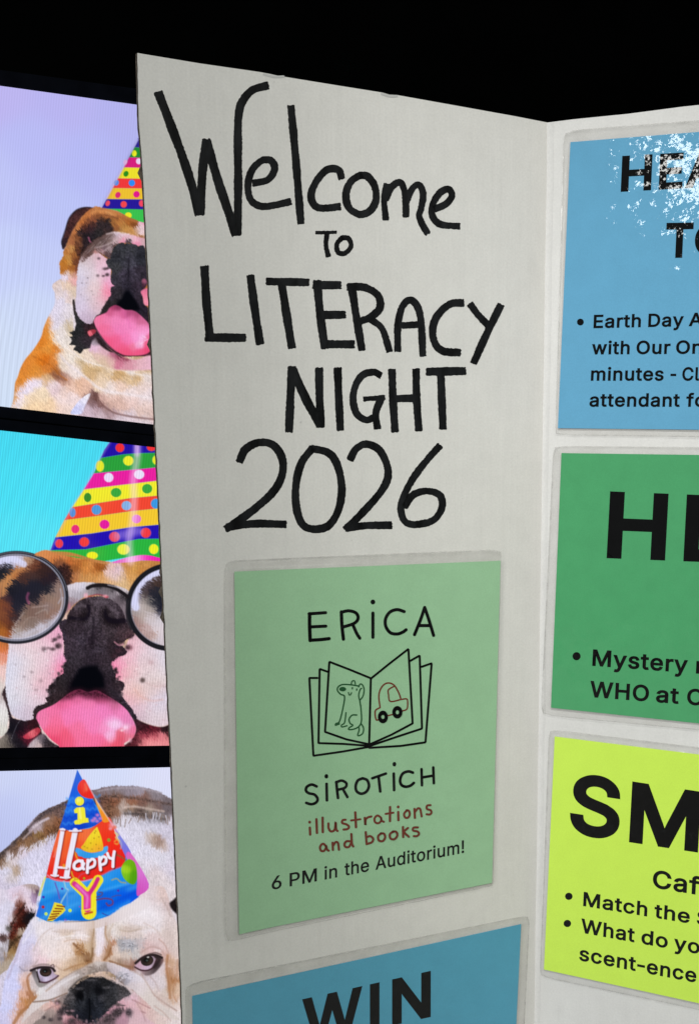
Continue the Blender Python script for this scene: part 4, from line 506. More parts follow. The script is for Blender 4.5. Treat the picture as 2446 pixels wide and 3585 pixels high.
    P.line('775,940 778,1030 775,1110', 14, '0b0c10', 3, .7); P.blob(690, 905, 50, 42, '08080b', .7, 20); P.blob(860, 870, 34, 40, '0a0a0d', .6); P.line('720,1000 740,930 730,880', 20, '3c3e44', 5, .4); P.line('830,1000 810,920', 18, '34363c', 5, .4)
    for p, w, c, a in [('180,430 150,560 110,650 70,760', 18, 'b8acc4', .45), ('520,300 420,340 340,420 290,520', 16, 'cdbcb8', .4), ('560,440 620,425 700,430 770,450', 10, 'c4a894', .45), ('330,600 300,640 270,660', 10, 'b09c9c', .5), ('480,650 540,690 600,690', 10, 'b89c88', .45),
        ('780,600 800,560 805,500', 16, '7c5a3c', .5), ('905,600 940,560 958,500', 14, '8a5c3c', .55), ('1000,400 1060,420 1120,410', 10, 'c0aea4', .4), ('1380,420 1430,470 1460,540', 12, 'bc9c94', .5), ('1300,740 1350,800 1380,870', 12, 'b8a4a4', .45), ('1250,280 1340,330 1400,400', 14, 'd0bcb8', .4), ('640,330 720,300 790,310', 10, 'cbb6ac', .45),
        ('240,780 255,860 290,930', 22, 'b07c58', .5), ('200,820 190,900 210,980', 14, 'cc9c84', .4), ('420,760 340,830 300,900', 10, 'b4a4a4', .4), ('560,1000 500,960 440,960', 10, '7c6460', .5), ('390,1040 450,1010 520,985', 9, 'a07c78', .5), ('1170,950 1230,1040 1260,1130', 9, 'a88488', .4), ('1340,1000 1420,1060 1480,1130', 10, 'b49890', .4)]:
        P.line(p, w, c, 4, a)
    P.grain(.06, .42, .4, 5, 5, 40)
    P.grain(.55, .95, .045, 6, 3, 44)
    P.warp = None
    # eyes
    P.fill('275,695 330,660 400,655 450,665 470,720 510,740 440,790 370,835 330,830 300,780', F('300 720 8a8288; 320 800 8c868a; 360 820 98928e; 290 690 4c4448; 440 780 7c6c70; 480 745 8c7078; 330 700 5a5054', 6), 4)
    P.fill('325,690 360,672 420,670 455,690 475,725 505,738 460,765 400,792 355,785 335,740', F('350 740 c8bcd8; 400 765 d4c8e4; 460 740 b4a0b8; 440 760 c8b8d0; 345 770 8c7c94', 6), 2.5)
    P.blob(396, 704, 52, 42, '2a2220', 1, 0, 1); P.blob(400, 715, 36, 20, '543a32', .8); P.blob(393, 698, 24, 20, '0c0c10', .9); P.blob(390, 700, 8, 7, '5a6e70', .8)
    P.line('268,692 325,668 400,664 450,668 474,696', 22, '2a2024', 3, .92); P.line('300,655 360,640 420,646 470,660', 14, 'b8a0a4', 4, .6); P.line('340,790 400,795 470,765 505,738', 12, '4a2c38', 3, .85); P.line('320,700 330,750 345,790', 12, '2a2226', 3, .8); P.line('290,660 350,640 420,640', 12, '9a8484', 4, .6); P.line('440,650 462,640 470,660', 8, '5a4444', 3, .6); P.blob(318, 690, 8, 10, 'f0e8f0', .7)
    P.fill('1165,665 1200,600 1250,560 1330,550 1390,570 1420,600 1390,660 1330,720 1260,735 1210,690', F('1340 690 54464a; 1380 600 4a3c40; 1280 720 7a6a6c; 1220 700 a88c94; 1400 590 8a6a68; 1190 640 b08c90; 1350 640 3c3034', 6), 4)
    P.fill('1170,655 1215,610 1250,580 1310,565 1350,585 1345,630 1310,675 1260,690 1200,675', F('1200 650 c0a0b4; 1240 670 c8acc0; 1300 660 ccb4cc; 1330 620 b49cb0; 1215 630 c8a0b0', 6), 2.5)
    P.blob(1276, 606, 56, 46, '2a2322', 1, -15, 1); P.blob(1290, 610, 38, 34, '4a382e', .7); P.blob(1270, 600, 30, 26, '0c0c0e', .9); P.blob(1275, 605, 11, 9, '50605c', .8); P.blob(1283, 573, 12, 11, 'f4f0f0', .95)
    P.line('1176,628 1228,586 1290,558 1352,560 1404,580', 22, '2a2022', 3, .92); P.line('1170,662 1220,688 1280,690 1330,660 1355,600', 12, '3a2228', 3, .85); P.line('1290,548 1350,538 1400,556', 10, '5a4848', 3, .6); P.line('1220,540 1300,490 1380,500 1430,560', 14, 'b89894', 5, .5)
    P.line('1350,570 1380,600 1340,660', 30, '2c2224', 6, .6); P.line('1350,515 1390,520', 12, 'e8d8d8', 4, .6)
    # party hat
    P.lab = HAT
    P.frame(140, 2900, .2396)
    top = (545, -850)   # tip of the cone in this crop's pixels
    P.fill('545,-850 820,-330 1100,130 1330,400 1590,820 1440,1000 1440,1010 1330,1090 1200,1150 1130,1210 1010,1290 800,1350 600,1370 400,1355 250,1390 100,1365 0,1320 -60,1290 -20,1150 100,660 280,20 400,-330',
      F('50 900 3ca0e8; 300 850 48a8ec; 100 1000 2090e4; 300 1030 3078d8; 450 900 58a8ec; 550 1050 2c8ce4; 400 1150 2c94ec; 250 1300 0c74d8; 100 1250 2c94e8; 20 1250 2478dc; 600 1340 0a70d8; 900 1250 1080e4; 1000 1000 0a64e0; 1000 850 1c8cec; 1150 850 1890ec; 1200 950 0858e4; 1350 1000 0850e4; 1300 1080 0a60e4; 1100 1150 0a68e4; 950 1150 0858d8; 1150 700 1c88e4; 1100 640 2c94ec; 950 720 3098e8; 1300 850 2c8ce8; 760 1330 1888e8; -20 1200 3470dc', 14), 2, False)
    for p, w, c, a in [('0,1110 300,1000 480,950', 50, '1878dc', .5), ('0,960 250,900 420,830', 40, '60b4f0', .35), ('850,1000 1150,900 1400,800', 40, '0c60dc', .5), ('850,930 1100,860 1380,790', 20, '64b8f4', .4), ('830,1200 1100,1080 1420,920', 40, '0848d0', .45), ('0,1330 300,1200 560,1100', 30, '50b0f0', .35), ('860,1300 1100,1200 1300,1080', 40, '38a0f0', .45), ('250,1370 450,1290 620,1270', 50, '0a6cd8', .5)]: P.line(p, w, c, 10, a)
    P.fill('100,660 280,20 420,30 600,20 760,-10 860,-120 1020,-150 1100,80 1180,260 1250,420 1200,560 1050,610 900,690 700,760 560,780 400,785 250,775 130,730',
      F('200 500 e83c28; 150 650 e82c20; 300 250 ec5c30; 380 150 f06830; 300 500 e85028; 350 400 ee5c30; 250 200 ee6840; 560 120 f06c34; 560 250 ee5430; 480 200 e84828; 700 60 f07040; 950 150 ee3420; 950 -50 ec4028; 1050 250 ee2c1c; 1100 400 e82820; 1150 530 e42420; 900 600 e82c20; 700 720 e62820; 500 700 e42820; 300 740 e02420; 420 560 dc2420; 600 500 e42c22; 900 420 e83024', 12), 2, True)
    P.line('110,690 200,750 400,785 600,780 760,750', 16, 'e8a0c8', 4, .6); P.line('900,690 1050,615 1200,560', 14, 'c06088', 4, .6)
    P.fill('545,-850 640,-670 720,-520 800,-330 860,-220 910,-110 800,-30 700,-5 560,30 440,40 300,10 290,-20 340,-160 440,-500',
      F('545 -800 3868d8; 520 -650 2c60dc; 480 -500 1c60e0; 600 -400 2878e8; 450 -350 2c80ec; 700 -350 1c60e0; 560 -250 1858d8; 780 -250 1450d4; 420 -200 1c64dc; 700 -150 1c60dc; 400 -80 1448cc; 600 -10 1040c8; 800 -80 1c50cc; 330 -20 1c58d0', 14), 2, False)
    for k, y in enumerate((-420, -330, -240, -150, -60)):
        pts = [(330 + 40 * j - y * .15, y + (14 if j % 2 else -14) - (j * 4)) for j in range(13)]
        P.line(pts, 22, '4098f0' if k % 2 == 0 else '0c38c0', 6, .45)
    P.fill('610,-700 560,-640 550,-560 600,-480 680,-440 760,-430 790,-460 740,-560 660,-700', F('620 -600 ee4038; 660 -560 f05840; 700 -500 e82c24; 580 -560 e03028', 8), 2); P.line('660,-640 680,-560', 20, 'f07858', 6, .6)
    P.fill('800,-440 830,-400 960,-200 1010,-120 1000,-90 920,-90 880,-200 830,-330', F('860 -330 f0b040; 940 -180 f09028; 830 -390 e89848', 8), 2)
    P.line('600,-850 800,-450 1050,-60 1300,330 1560,760', 14, 'e0d8f4', 4, .5)
    P.fill('1000,-120 1060,-60 1180,120 1330,360 1260,420 1180,260 1110,60', F('1050 0 c090d0; 1150 160 8088e0; 1260 300 7078e0; 1030 -60 e09098; 1240 390 8870d8', 8), 2)
    P.fill('1260,430 1330,370 1590,820 1460,980 1410,960 1410,700', F('1350 450 d868c0; 1450 650 d87cd4; 1550 800 d468cc; 1430 900 d050b8', 8), 2)
    for p, w, c in [('700,-190 770,-100', 0, 0)][:0]: pass
    for x, y in ((800, -140), (840, -190), (770, -110), (835, -100), (880, -140)): P.blob(x, y, 34, 26, 'd480cc', .85)
    P.blob(1050, -40, 50, 46, 'f0a8b4', .7); P.blob(1090, -10, 34, 30, 'e86c50', .8); P.blob(1030, 10, 30, 26, 'e8b0c8', .7)
    P.line('1100,70 1140,100 1110,140 1160,190', 20, 'd8d090', 4, .7); P.line('1090,200 1120,170 1150,200 1130,235 1095,225', 18, 'f0a040', 4, .9); P.blob(1005, 175, 26, 26, '8c9c30', .95, 0, 1)
    P.line('1160,180 1190,240 1180,300', 18, 'a8a8c8', 4, .6); P.line('1120,390 1180,420 1250,465', 18, '8c6030', 4, .8)
    P.frame(0, 2680, .40353)
    P.blob(696, 318, 42, 42, '1038a8', .6, 0, 1); P.blob(690, 312, 39, 39, 'f0e83c', 1, 0, 1); P.blob(682, 304, 20, 20, 'fbf6a0', .6)
    for dx, dy, c, a in ((8, 8, '1038a8', .6), (0, 0, 'f0e83c', 1)):
        P.fill(nums('642,388 662,368 722,362 736,374 744,455 766,460 770,496 722,502 690,514 650,514 642,494 648,480 672,472 672,416 646,416') + np.array([dx, dy]), c, 2, False, 0, 6, a)
    P.line('690,375 700,460', 16, 'faf4a0', 4, .5)
    P.frame(140, 2900, .2396)
    # small cone and ruffle
    P.fill('500,330 520,290 580,300 640,330 760,360 900,330 930,280 990,265 985,340 940,380 900,420 760,445 650,440 610,420 560,410 540,370', F('560 330 48a8f0; 700 400 2c98e8; 900 350 38a0ec; 970 290 58b0f0; 620 400 2c90e0', 8), 3)
    P.fill('825,-10 850,20 900,150 925,310 850,345 750,360 650,335 600,285 640,230 720,110', F('800 50 f0d830; 850 200 f0c428; 700 250 ecd028; 650 300 e8b828; 880 310 f0a830; 780 320 f0b830', 8), 2)
    for x, y in ((790, 150), (740, 220), (820, 240), (690, 290), (860, 130), (800, 70), (760, 310), (860, 300), (650, 270), (815, 45)): P.blob(x, y, 14, 14, 'b08c20', .7)
    P.line('510,360 540,440 560,470', 22, 'e8a828', 4, .8)
    # tall white H
    for p, w in [('330,30 290,260 250,480 215,690', 62), ('515,40 470,270 425,480 385,715', 80), ('250,575 340,580 390,585', 34), ('165,690 215,700 265,695', 26), ('300,720 370,728 435,722', 26), ('300,18 360,24', 26), ('430,40 520,45 600,38', 22)]:
        P.line([(a + 16, b + 12) for a, b in nums(p)], w, '7a1c18', 4, .45); P.line(p, w, 'ece8f8', 2.2)
    P.line('205,420 250,300', 20, 'f0c8c8', 5, .3); P.blob(350, 550, 26, 30, 'f0b030', .8)
    # lower case word
    white = [('620,490 560,480 505,520 500,580 550,605 610,580 640,520', 46), ('615,480 620,560 640,600', 42), ('700,470 695,560 690,650', 46), ('705,500 760,455 800,480 790,550 720,585', 42), ('870,430 875,520 885,610', 46), ('880,470 920,420 965,440 955,510 890,540', 42), ('985,370 1010,430 1060,450', 42), ('1085,345 1070,450 1065,565', 44)]
    for p, w in white: P.line([(a + 16, b + 16) for a, b in nums(p)], w, '5a1418', 4, .6)
    for p, w in white: P.line(p, w, 'f0ecfa', 2.2)
    # big Y
    P.line('510,800 640,930 710,990', 150, 'f0e42c', 2.5, 1, False); P.line('850,760 760,900 710,990', 150, 'f0e42c', 2.5, 1, False); P.line('715,980 715,1230', 220, 'f0e42c', 2.5, 1, False)
    P.line('500,815 600,900 690,990', 76, 'd8308c', 3, 1, False); P.line('845,745 800,840 710,980', 60, 'd02c80', 3, 1, False); P.line('690,980 690,1180', 106, 'dc2c8c', 3, 1, False)
    P.line('540,840 640,940 690,1010 680,1150', 40, 'e87cd0', 8, .7); P.line('660,1255 760,1230', 26, 'c04828', 3, 1, False); P.line('610,1210 720,1190 800,1160', 18, 'f4e840', 3)
    P.line('455,820 500,760 560,745', 14, 'c09020', 3, .6)
    # balloon, streamers, confetti, party horn
    P.fill('1310,455 1380,500 1415,620 1415,760 1370,825 1290,800 1215,720 1185,620 1210,530 1260,475', F('1280 600 90c81c; 1250 700 7cc020; 1380 550 68ac14; 1390 720 54a014; 1320 500 70b018; 1260 620 a8d82c', 8), 2.5)
    for p, w, c in [('220,800 260,920 285,1030', 18, '6a58b8'), ('350,780 380,880 410,910 340,1030 310,1090', 20, '98c8dc'), ('400,920 400,1130', 16, '5c98e4'), ('1050,760 1120,740 1180,790 1250,800', 20, '98a088'), ('860,940 910,945 890,990 830,1010', 18, '584878'), ('830,1050 950,1030 1050,1050 1060,1110 1000,1135 970,1100', 22, '6c3c70'), ('1050,1010 1120,985 1180,985', 14, '4c4c98'), ('910,1245 960,1270 990,1280', 14, '3848a8'), ('460,640 480,700 520,750', 20, 'd8a828'), ('560,730 600,680 660,660', 14, 'd04860')]:
        P.line(p, w, c, 3, .8)
    for x, y, r, c in [(325, 888, 18, '5038b8'), (1142, 915, 18, '5034b0'), (50, 1010, 20, '4438b0'), (45, 1155, 22, 'b02838'), (88, 1255, 24, 'c8e868'), (438, 1205, 26, 'c0e858'), (645, 735, 18, 'a8a020'), (370, 1345, 20, '5c58c8'), (580, 1150, 14, '8060c0')]: P.blob(x, y, r, r, c, 1, 0, 1)
    P.fill('210,1085 320,1110 375,1200 330,1250 180,1365 100,1360 170,1200', 'e8d838', 2, False)
    for k in range(6): P.line([(120 + 26 * k, 1345 - 42 * k), (220 + 28 * k, 1320 - 34 * k)], 18, '8a3818', 2.5, .9, False)
    P.line('80,720 30,850 -10,980', 20, 'd8dc60', 4, .7)
    P.lab = DOG
    P.frame(0, 3120, .40353)
    P.fill('380,290 430,272 500,262 640,258 760,266 850,250 950,215 1040,150 1150,100 1200,70 1240,60 1300,130 1000,270 800,330 500,330', F('450 300 e4dade; 640 290 e6dadc; 800 290 d8c4b8; 950 250 dcccd0; 1080 170 e4dadc; 1200 100 e6dce0', 10), 3, True, 1.5, 6, .75)
    P.line('560,270 760,262 850,245', 8, '6a5850', 3, .4)
    P.lab = None
    P.C *= (1 + .02 * np.sin(P.X * .68 + P.Y * .06))[..., None]

SCREENS = [  # corners in the photograph: left-top, right-top, right-bottom, left-bottom
    (paint_tongue_dog, [(0, 299), (484, 366)], [(0, 1422), (540, 1486)]),
    (paint_glasses_dog, [(0, 1506.5), (541, 1566)], [(0, 2619), (592, 2611)]),
    (paint_frowning_dog, [(0, 2700.6), (600, 2687)], [(0, 3800), (660, 3748)]),
]
# ---------------------------------------------------------------- helpers
def srgb(h):
    v = [int(h[i:i + 2], 16) / 255 for i in (0, 2, 4)]
    return tuple(c / 12.92 if c <= .04045 else ((c + .055) / 1.055) ** 2.4 for c in v)

class Plane:
    """a flat surface: points of the photograph are carried onto it"""
    def __init__(self, p0, eu, n):
        self.p0 = np.array(p0, float); self.eu = np.array(eu, float); self.n = np.array(n, float)
        self.ev = np.cross(self.n, self.eu)
    def at(self, px, py, off=0.0):
        """world metres of the surface point seen at (px, py), lifted off metres"""
        px = np.asarray(px, float); py = np.asarray(py, float)
        d = np.stack([(px - CX) / FPX, (py - CY) / FPX, np.ones_like(px)], -1) @ M
        t = ((self.p0 - CAM) @ self.n) / (d @ self.n)
        P = CAM + d * t[..., None]
        return P * IN + np.array([0, 0, TOP_Z]) + np.asarray(off)[..., None] * self.n
    def uv(self, u, v, off=0.0):
        u = np.asarray(u, float); v = np.asarray(v, float)
        P = self.p0 + u[..., None] * self.eu + v[..., None] * np.array([0, 0, 1.0])
        return P * IN + np.array([0, 0, TOP_Z]) + np.asarray(off)[..., None] * self.n

LEFT = Plane((0, 0, 0), (-math.cos(FOLD), -math.sin(FOLD), 0), (math.sin(FOLD), -math.cos(FOLD), 0))
MID = Plane((0, 0, 0), (1, 0, 0), (0, -1, 0))

def project(P):
    d = M @ ((np.asarray(P) - np.array([0, 0, TOP_Z])) / IN - CAM)
    return CX + FPX * d[0] / d[2], CY + FPX * d[1] / d[2]

def reach(plane, a, b, length_in):
    """photograph pixel of the point length_in inches from a in the direction of b, along the plane"""
    A = plane.at(np.array(a[0]), np.array(a[1]), np.array(0.)); B = plane.at(np.array(b[0]), np.array(b[1]), np.array(0.))
    return project(A + (B - A) / np.linalg.norm(B - A) * length_in * IN)

def link(name, me, parent=None, m=None):
    o = bpy.data.objects.new(name, me); COL.objects.link(o)
    if parent: o.parent = parent
    if m: me.materials.append(m)
    return o

def mesh(name, V, F, m=None, parent=None, smooth=False, label=None):
    V = np.asarray(V, float)
    if parent is not None: V = V - np.array(parent_loc(parent))
    me = bpy.data.meshes.new(name)
    me.from_pydata([tuple(v) for v in V], [], [tuple(int(i) for i in f) for f in F]); me.update()
    if smooth:
        for p in me.polygons: p.use_smooth = True
    o = link(name, me, parent, m)
    if label: o['label'] = label
    return o

def parent_loc(o):
    p = Vector((0, 0, 0))
    while o: p += o.location; o = o.parent
    return p

def thing(name, label, cat, loc=(0, 0, 0), group=None):
    o = bpy.data.objects.new(name, None); COL.objects.link(o); o.location = Vector([float(c) for c in loc])
    o.empty_display_size = .05
    o['label'] = label; o['category'] = cat
    if group: o['group'] = group
    return o

def slab(front, back):
    """closed solid between two matching outlines"""
    n = len(front)
    V = np.vstack([front, back])
    F = [list(range(n)), list(range(2 * n - 1, n - 1, -1))]
    for i in range(n):
        j = (i + 1) % n
        F.append([j, i, n + i, n + j])
    return V, F

# ---------------------------------------------------------------- materials
def mat(name):
    m = bpy.data.materials.new(name); m.use_nodes = True
    nt = m.node_tree
    return m, nt, nt.nodes['Principled BSDF']

def nd(nt, t, **kw):
    n = nt.nodes.new(t)
    for k, v in kw.items():
        if k in n.inputs: n.inputs[k].default_value = v
        else: setattr(n, k, v)
    return n

def pos(nt, scale=(1, 1, 1), rz=0):
    g = nt.nodes.new('ShaderNodeNewGeometry')
    mp = nt.nodes.new('ShaderNodeMapping'); mp.inputs['Scale'].default_value = scale; mp.inputs['Rotation'].default_value = (0, 0, rz)
    nt.links.new(g.outputs['Position'], mp.inputs['Vector'])
    return mp.outputs['Vector']

def noise(nt, vec, scale, detail=2, rough=.5):
    n = nt.nodes.new('ShaderNodeTexNoise'); n.inputs['Scale'].default_value = scale
    n.inputs['Detail'].default_value = detail; n.inputs['Roughness'].default_value = rough
    nt.links.new(vec, n.inputs['Vector'])
    return n.outputs['Fac']

def maprange(nt, v, a, b, c, d):
    n = nt.nodes.new('ShaderNodeMapRange'); nt.links.new(v, n.inputs[0])
    for i, x in enumerate((a, b, c, d)): n.inputs[i + 1].default_value = x
    return n.outputs[0]

def math2(nt, op, a, b):
    n = nt.nodes.new('ShaderNodeMath'); n.operation = op
    for i, x in enumerate((a, b)):
        if isinstance(x, (int, float)): n.inputs[i].default_value = x
        else: nt.links.new(x, n.inputs[i])
    return n.outputs[0]

def tint(nt, col, fac):
    """base colour times a factor socket"""
    n = nt.nodes.new('ShaderNodeMix'); n.data_type = 'RGBA'; n.blend_type = 'MULTIPLY'
    n.inputs['Factor'].default_value = 1
    n.inputs['A'].default_value = (*col, 1)
    cmb = nt.nodes.new('ShaderNodeCombineColor')
    for i in range(3): nt.links.new(fac, cmb.inputs[i])
    nt.links.new(cmb.outputs[0], n.inputs['B'])
    return n.outputs['Result']

def card_material(name, col, rz):
    m, nt, b = mat(name)
    v = pos(nt, (1, 1, 1), rz)
    vs = pos(nt, (1, 1, .05), rz)
    specks = maprange(nt, noise(nt, v, 620, 2), .3, .7, .945, 1.03)
    mott = maprange(nt, noise(nt, v, 60, 4, .6), .3, .7, .97, 1.02)
    flut = maprange(nt, noise(nt, vs, 190, 2), .3, .7, .985, 1.012)
    dots = maprange(nt, noise(nt, v, 240, 0), .1, .14, .8, 1)
    broad = maprange(nt, noise(nt, v, 11, 3, .6), .3, .7, .962, 1.03)
    smud = maprange(nt, noise(nt, pos(nt, (1, 1, .45), rz + .3), 26, 4, .65), .62, .8, 1, .93)
    f = math2(nt, 'MULTIPLY', math2(nt, 'MULTIPLY', math2(nt, 'MULTIPLY', specks, mott), math2(nt, 'MULTIPLY', flut, dots)), math2(nt, 'MULTIPLY', broad, smud))
    nt.links.new(tint(nt, col, f), b.inputs['Base Color'])
    b.inputs['Roughness'].default_value = .62
    bp = nd(nt, 'ShaderNodeBump', Strength=.25, Distance=.0006)
    nt.links.new(math2(nt, 'ADD', noise(nt, vs, 190, 2), math2(nt, 'MULTIPLY', noise(nt, v, 90, 3), .8)), bp.inputs['Height'])
    nt.links.new(bp.outputs[0], b.inputs['Normal'])
    return m

FACET = dict(scale=640, tilt=.045, coarse=.115)
def film(nt, b, amount=1.0):
    """clear laminating film over the surface: a glossy, slightly crinkled coat"""
    v = pos(nt)
    g = nt.nodes.new('ShaderNodeNewGeometry')
    # irregular little facets where the film has crinkled, over a slow undulation
    wn = nt.nodes.new('ShaderNodeTexNoise'); wn.inputs['Scale'].default_value = 300; wn.inputs['Detail'].default_value = 1
    nt.links.new(v, wn.inputs['Vector'])
    def vm(op, a, b):
        n = nt.nodes.new('ShaderNodeVectorMath'); n.operation = op
        for i, x in enumerate((a, b)):
            if isinstance(x, tuple): n.inputs[i].default_value = x
            else: nt.links.new(x, n.inputs[i])
        return n
    warped = vm('ADD', v, vm('MULTIPLY', vm('SUBTRACT', wn.outputs['Color'], (.5, .5, .5)).outputs[0], (.004,) * 3).outputs[0]).outputs[0]
    vo = nt.nodes.new('ShaderNodeTexVoronoi'); vo.inputs['Scale'].default_value = FACET['scale']
    nt.links.new(warped, vo.inputs['Vector'])
    area = maprange(nt, noise(nt, v, 42, 2), .42, .6, .6, 1)
    k = nt.nodes.new('ShaderNodeVectorMath'); k.operation = 'SCALE'
    nt.links.new(vm('SUBTRACT', vo.outputs['Color'], (.5, .5, .5)).outputs[0], k.inputs[0])
    nt.links.new(math2(nt, 'MULTIPLY', area, FACET['tilt'] * amount), k.inputs['Scale'])
    bp = nd(nt, 'ShaderNodeBump', Strength=1.0, Distance=.00008)
    nt.links.new(math2(nt, 'ADD', noise(nt, v, 60, 2), math2(nt, 'MULTIPLY', noise(nt, v, 420, 2), .35)), bp.inputs['Height'])
    cn = nt.nodes.new('ShaderNodeTexNoise'); cn.inputs['Scale'].default_value = 105; cn.inputs['Detail'].default_value = 1
    nt.links.new(v, cn.inputs['Vector'])
    co = nt.nodes.new('ShaderNodeVectorMath'); co.operation = 'SCALE'; co.inputs['Scale'].default_value = FACET['coarse'] * amount
    nt.links.new(vm('SUBTRACT', cn.outputs['Color'], (.5, .5, .5)).outputs[0], co.inputs[0])
    return vm('NORMALIZE', vm('ADD', vm('ADD', bp.outputs[0], k.outputs[0]).outputs[0], co.outputs[0]).outputs[0], (0, 0, 0)).outputs[0]

def laminated(name, col, mott=.03, amount=1.0, coat=1.0):
    m, nt, b = mat(name)
    v = pos(nt)
    f = math2(nt, 'MULTIPLY', maprange(nt, noise(nt, v, 55, 4, .6), .3, .7, 1 - mott, 1 + mott), maprange(nt, noise(nt, v, 900, 1), .3, .7, .965, 1.03))
    nt.links.new(tint(nt, col, f), b.inputs['Base Color'])
    b.inputs['Roughness'].default_value = .6; b.inputs['Specular IOR Level'].default_value = 0
    b.inputs['Coat Weight'].default_value = coat; b.inputs['Coat Roughness'].default_value = .026; b.inputs['Coat IOR'].default_value = 1.5
    nt.links.new(film(nt, b, amount), b.inputs['Coat Normal'])
    return m

def margin_material():
    m, nt, b = mat('clear_film')
    b.inputs['Base Color'].default_value = (.42, .41, .38, 1)
    v = pos(nt)
    nt.links.new(maprange(nt, noise(nt, v, 60, 3), .3, .7, .06, .12), b.inputs['Alpha'])
    b.inputs['Roughness'].default_value = .12; b.inputs['IOR'].default_value = 1.5
    nt.links.new(film(nt, b, 1.0), b.inputs['Normal'])
    return m

def rim_material():
    m, nt, b = mat('sealed_film_rim')
    b.inputs['Base Color'].default_value = (.42, .42, .40, 1)
    nt.links.new(maprange(nt, noise(nt, pos(nt), 130, 2), .35, .65, .06, .3), b.inputs['Alpha'])
    b.inputs['Roughness'].default_value = .15
    nt.links.new(film(nt, b, 2.0), b.inputs['Normal'])
    return m

def plain(name, col, rough=.5, spec=.5, var=0, scale=80):
    m, nt, b = mat(name)
    b.inputs['Roughness'].default_value = rough; b.inputs['Specular IOR Level'].default_value = spec
    if var:
        nt.links.new(tint(nt, col, maprange(nt, noise(nt, pos(nt), scale, 3), .3, .7, 1 - var, 1 + var)), b.inputs['Base Color'])
    else: b.inputs['Base Color'].default_value = (*col, 1)
    return m

def marker_material():
    m, nt, b = mat('marker_ink')
    v = pos(nt, (1, 1, .35))
    nt.links.new(tint(nt, (.0052, .0056, .0062), maprange(nt, noise(nt, v, 120, 4, .65), .35, .68, .5, 2.4)), b.inputs['Base Color'])
    b.inputs['Roughness'].default_value = .6; b.inputs['Specular IOR Level'].default_value = .08
    return m

MARKER = marker_material()

# ---------------------------------------------------------------- writing
def ribbon(V, F, plane, pts, width, off, cap='flat', smooth=True, jit=0.0, rng=None, lift=None):
    """one pen stroke, pts and width in photograph pixels, as a strip lying on the plane"""
    pts = np.asarray(pts, float)
    if len(pts) > 2 and smooth: pts = spline(pts, False, 8)
    seg = np.r_[0, np.cumsum(np.hypot(*np.diff(pts, axis=0).T))]
    n = max(2, int(seg[-1] / max(3.0, width * .16)))
    s = np.linspace(0, seg[-1], n + 1)
    p = np.column_stack([np.interp(s, seg, pts[:, 0]), np.interp(s, seg, pts[:, 1])])
    t = np.gradient(p, axis=0); t /= np.hypot(t[:, 0], t[:, 1])[:, None] + 1e-9
    nrm = np.column_stack([-t[:, 1], t[:, 0]])
    hw = np.full(n + 1, width / 2.0)
    if jit and rng is not None:
        ph = rng.uniform(0, 9)
        hw = hw * (1 + .05 * np.sin(s / width * 1.3 + ph))
        e0 = np.array([rng.gauss(0, jit) for _ in s]); e1 = np.array([rng.gauss(0, jit) for _ in s])
    else: e0 = e1 = np.zeros(n + 1)
    a = p + nrm * (hw + e0)[:, None]; b = p - nrm * (hw + e1)[:, None]
    q = np.empty((2 * (n + 1), 2)); q[0::2] = a; q[1::2] = b
    base = len(V)
    allq = [q]; faces = [(2 * i, 2 * i + 1, 2 * i + 3, 2 * i + 2) for i in range(n)]
    cnt = len(q)
    for end, sg in ((0, -1), (n, 1)):
        k = 7
        if cap == 'round':
            arc = [p[end] + nrm[end] * hw[end] * math.cos(x) + sg * t[end] * hw[end] * math.sin(x) for x in np.linspace(0, math.pi, k + 2)[1:-1]]
        else:
            arc = [p[end] + nrm[end] * hw[end] * x + sg * t[end] * width * (.05 + (rng.uniform(0, .13) if rng else .06)) for x in np.linspace(.85, -.85, k)]
        allq.append(np.array(arc))
        ia, ib = 2 * end, 2 * end + 1
        f = [ia] + list(range(cnt, cnt + len(arc))) + [ib]
        faces.append(f if sg > 0 else f[::-1]); cnt += len(arc)
    q = np.vstack(allq)
    o = off if lift is None else off + lift(q[:, 0], q[:, 1])
    W = plane.at(q[:, 0], q[:, 1], np.full(len(q), off) if lift is None else o)
    V.extend(W); F.extend([[i + base for i in f] for f in faces])

def disc(V, F, plane, c, rx, ry, off, lift=None, hole=0):
    base = len(V); k = 22
    a = np.linspace(0, 2 * math.pi, k, endpoint=False)
    q = np.column_stack([c[0] + rx * np.cos(a), c[1] + ry * np.sin(a)])
    if hole: q = np.vstack([q, np.column_stack([c[0] + hole * .8 * np.cos(a), c[1] + hole * np.sin(a)])])
    W = plane.at(q[:, 0], q[:, 1], np.full(len(q), off) + (lift(q[:, 0], q[:, 1]) if lift else 0))
    V.extend(W)
    if hole: F.extend([[base + i, base + (i + 1) % k, base + k + (i + 1) % k, base + k + i] for i in range(k)])
    else: F.append([base + i for i in range(k)])

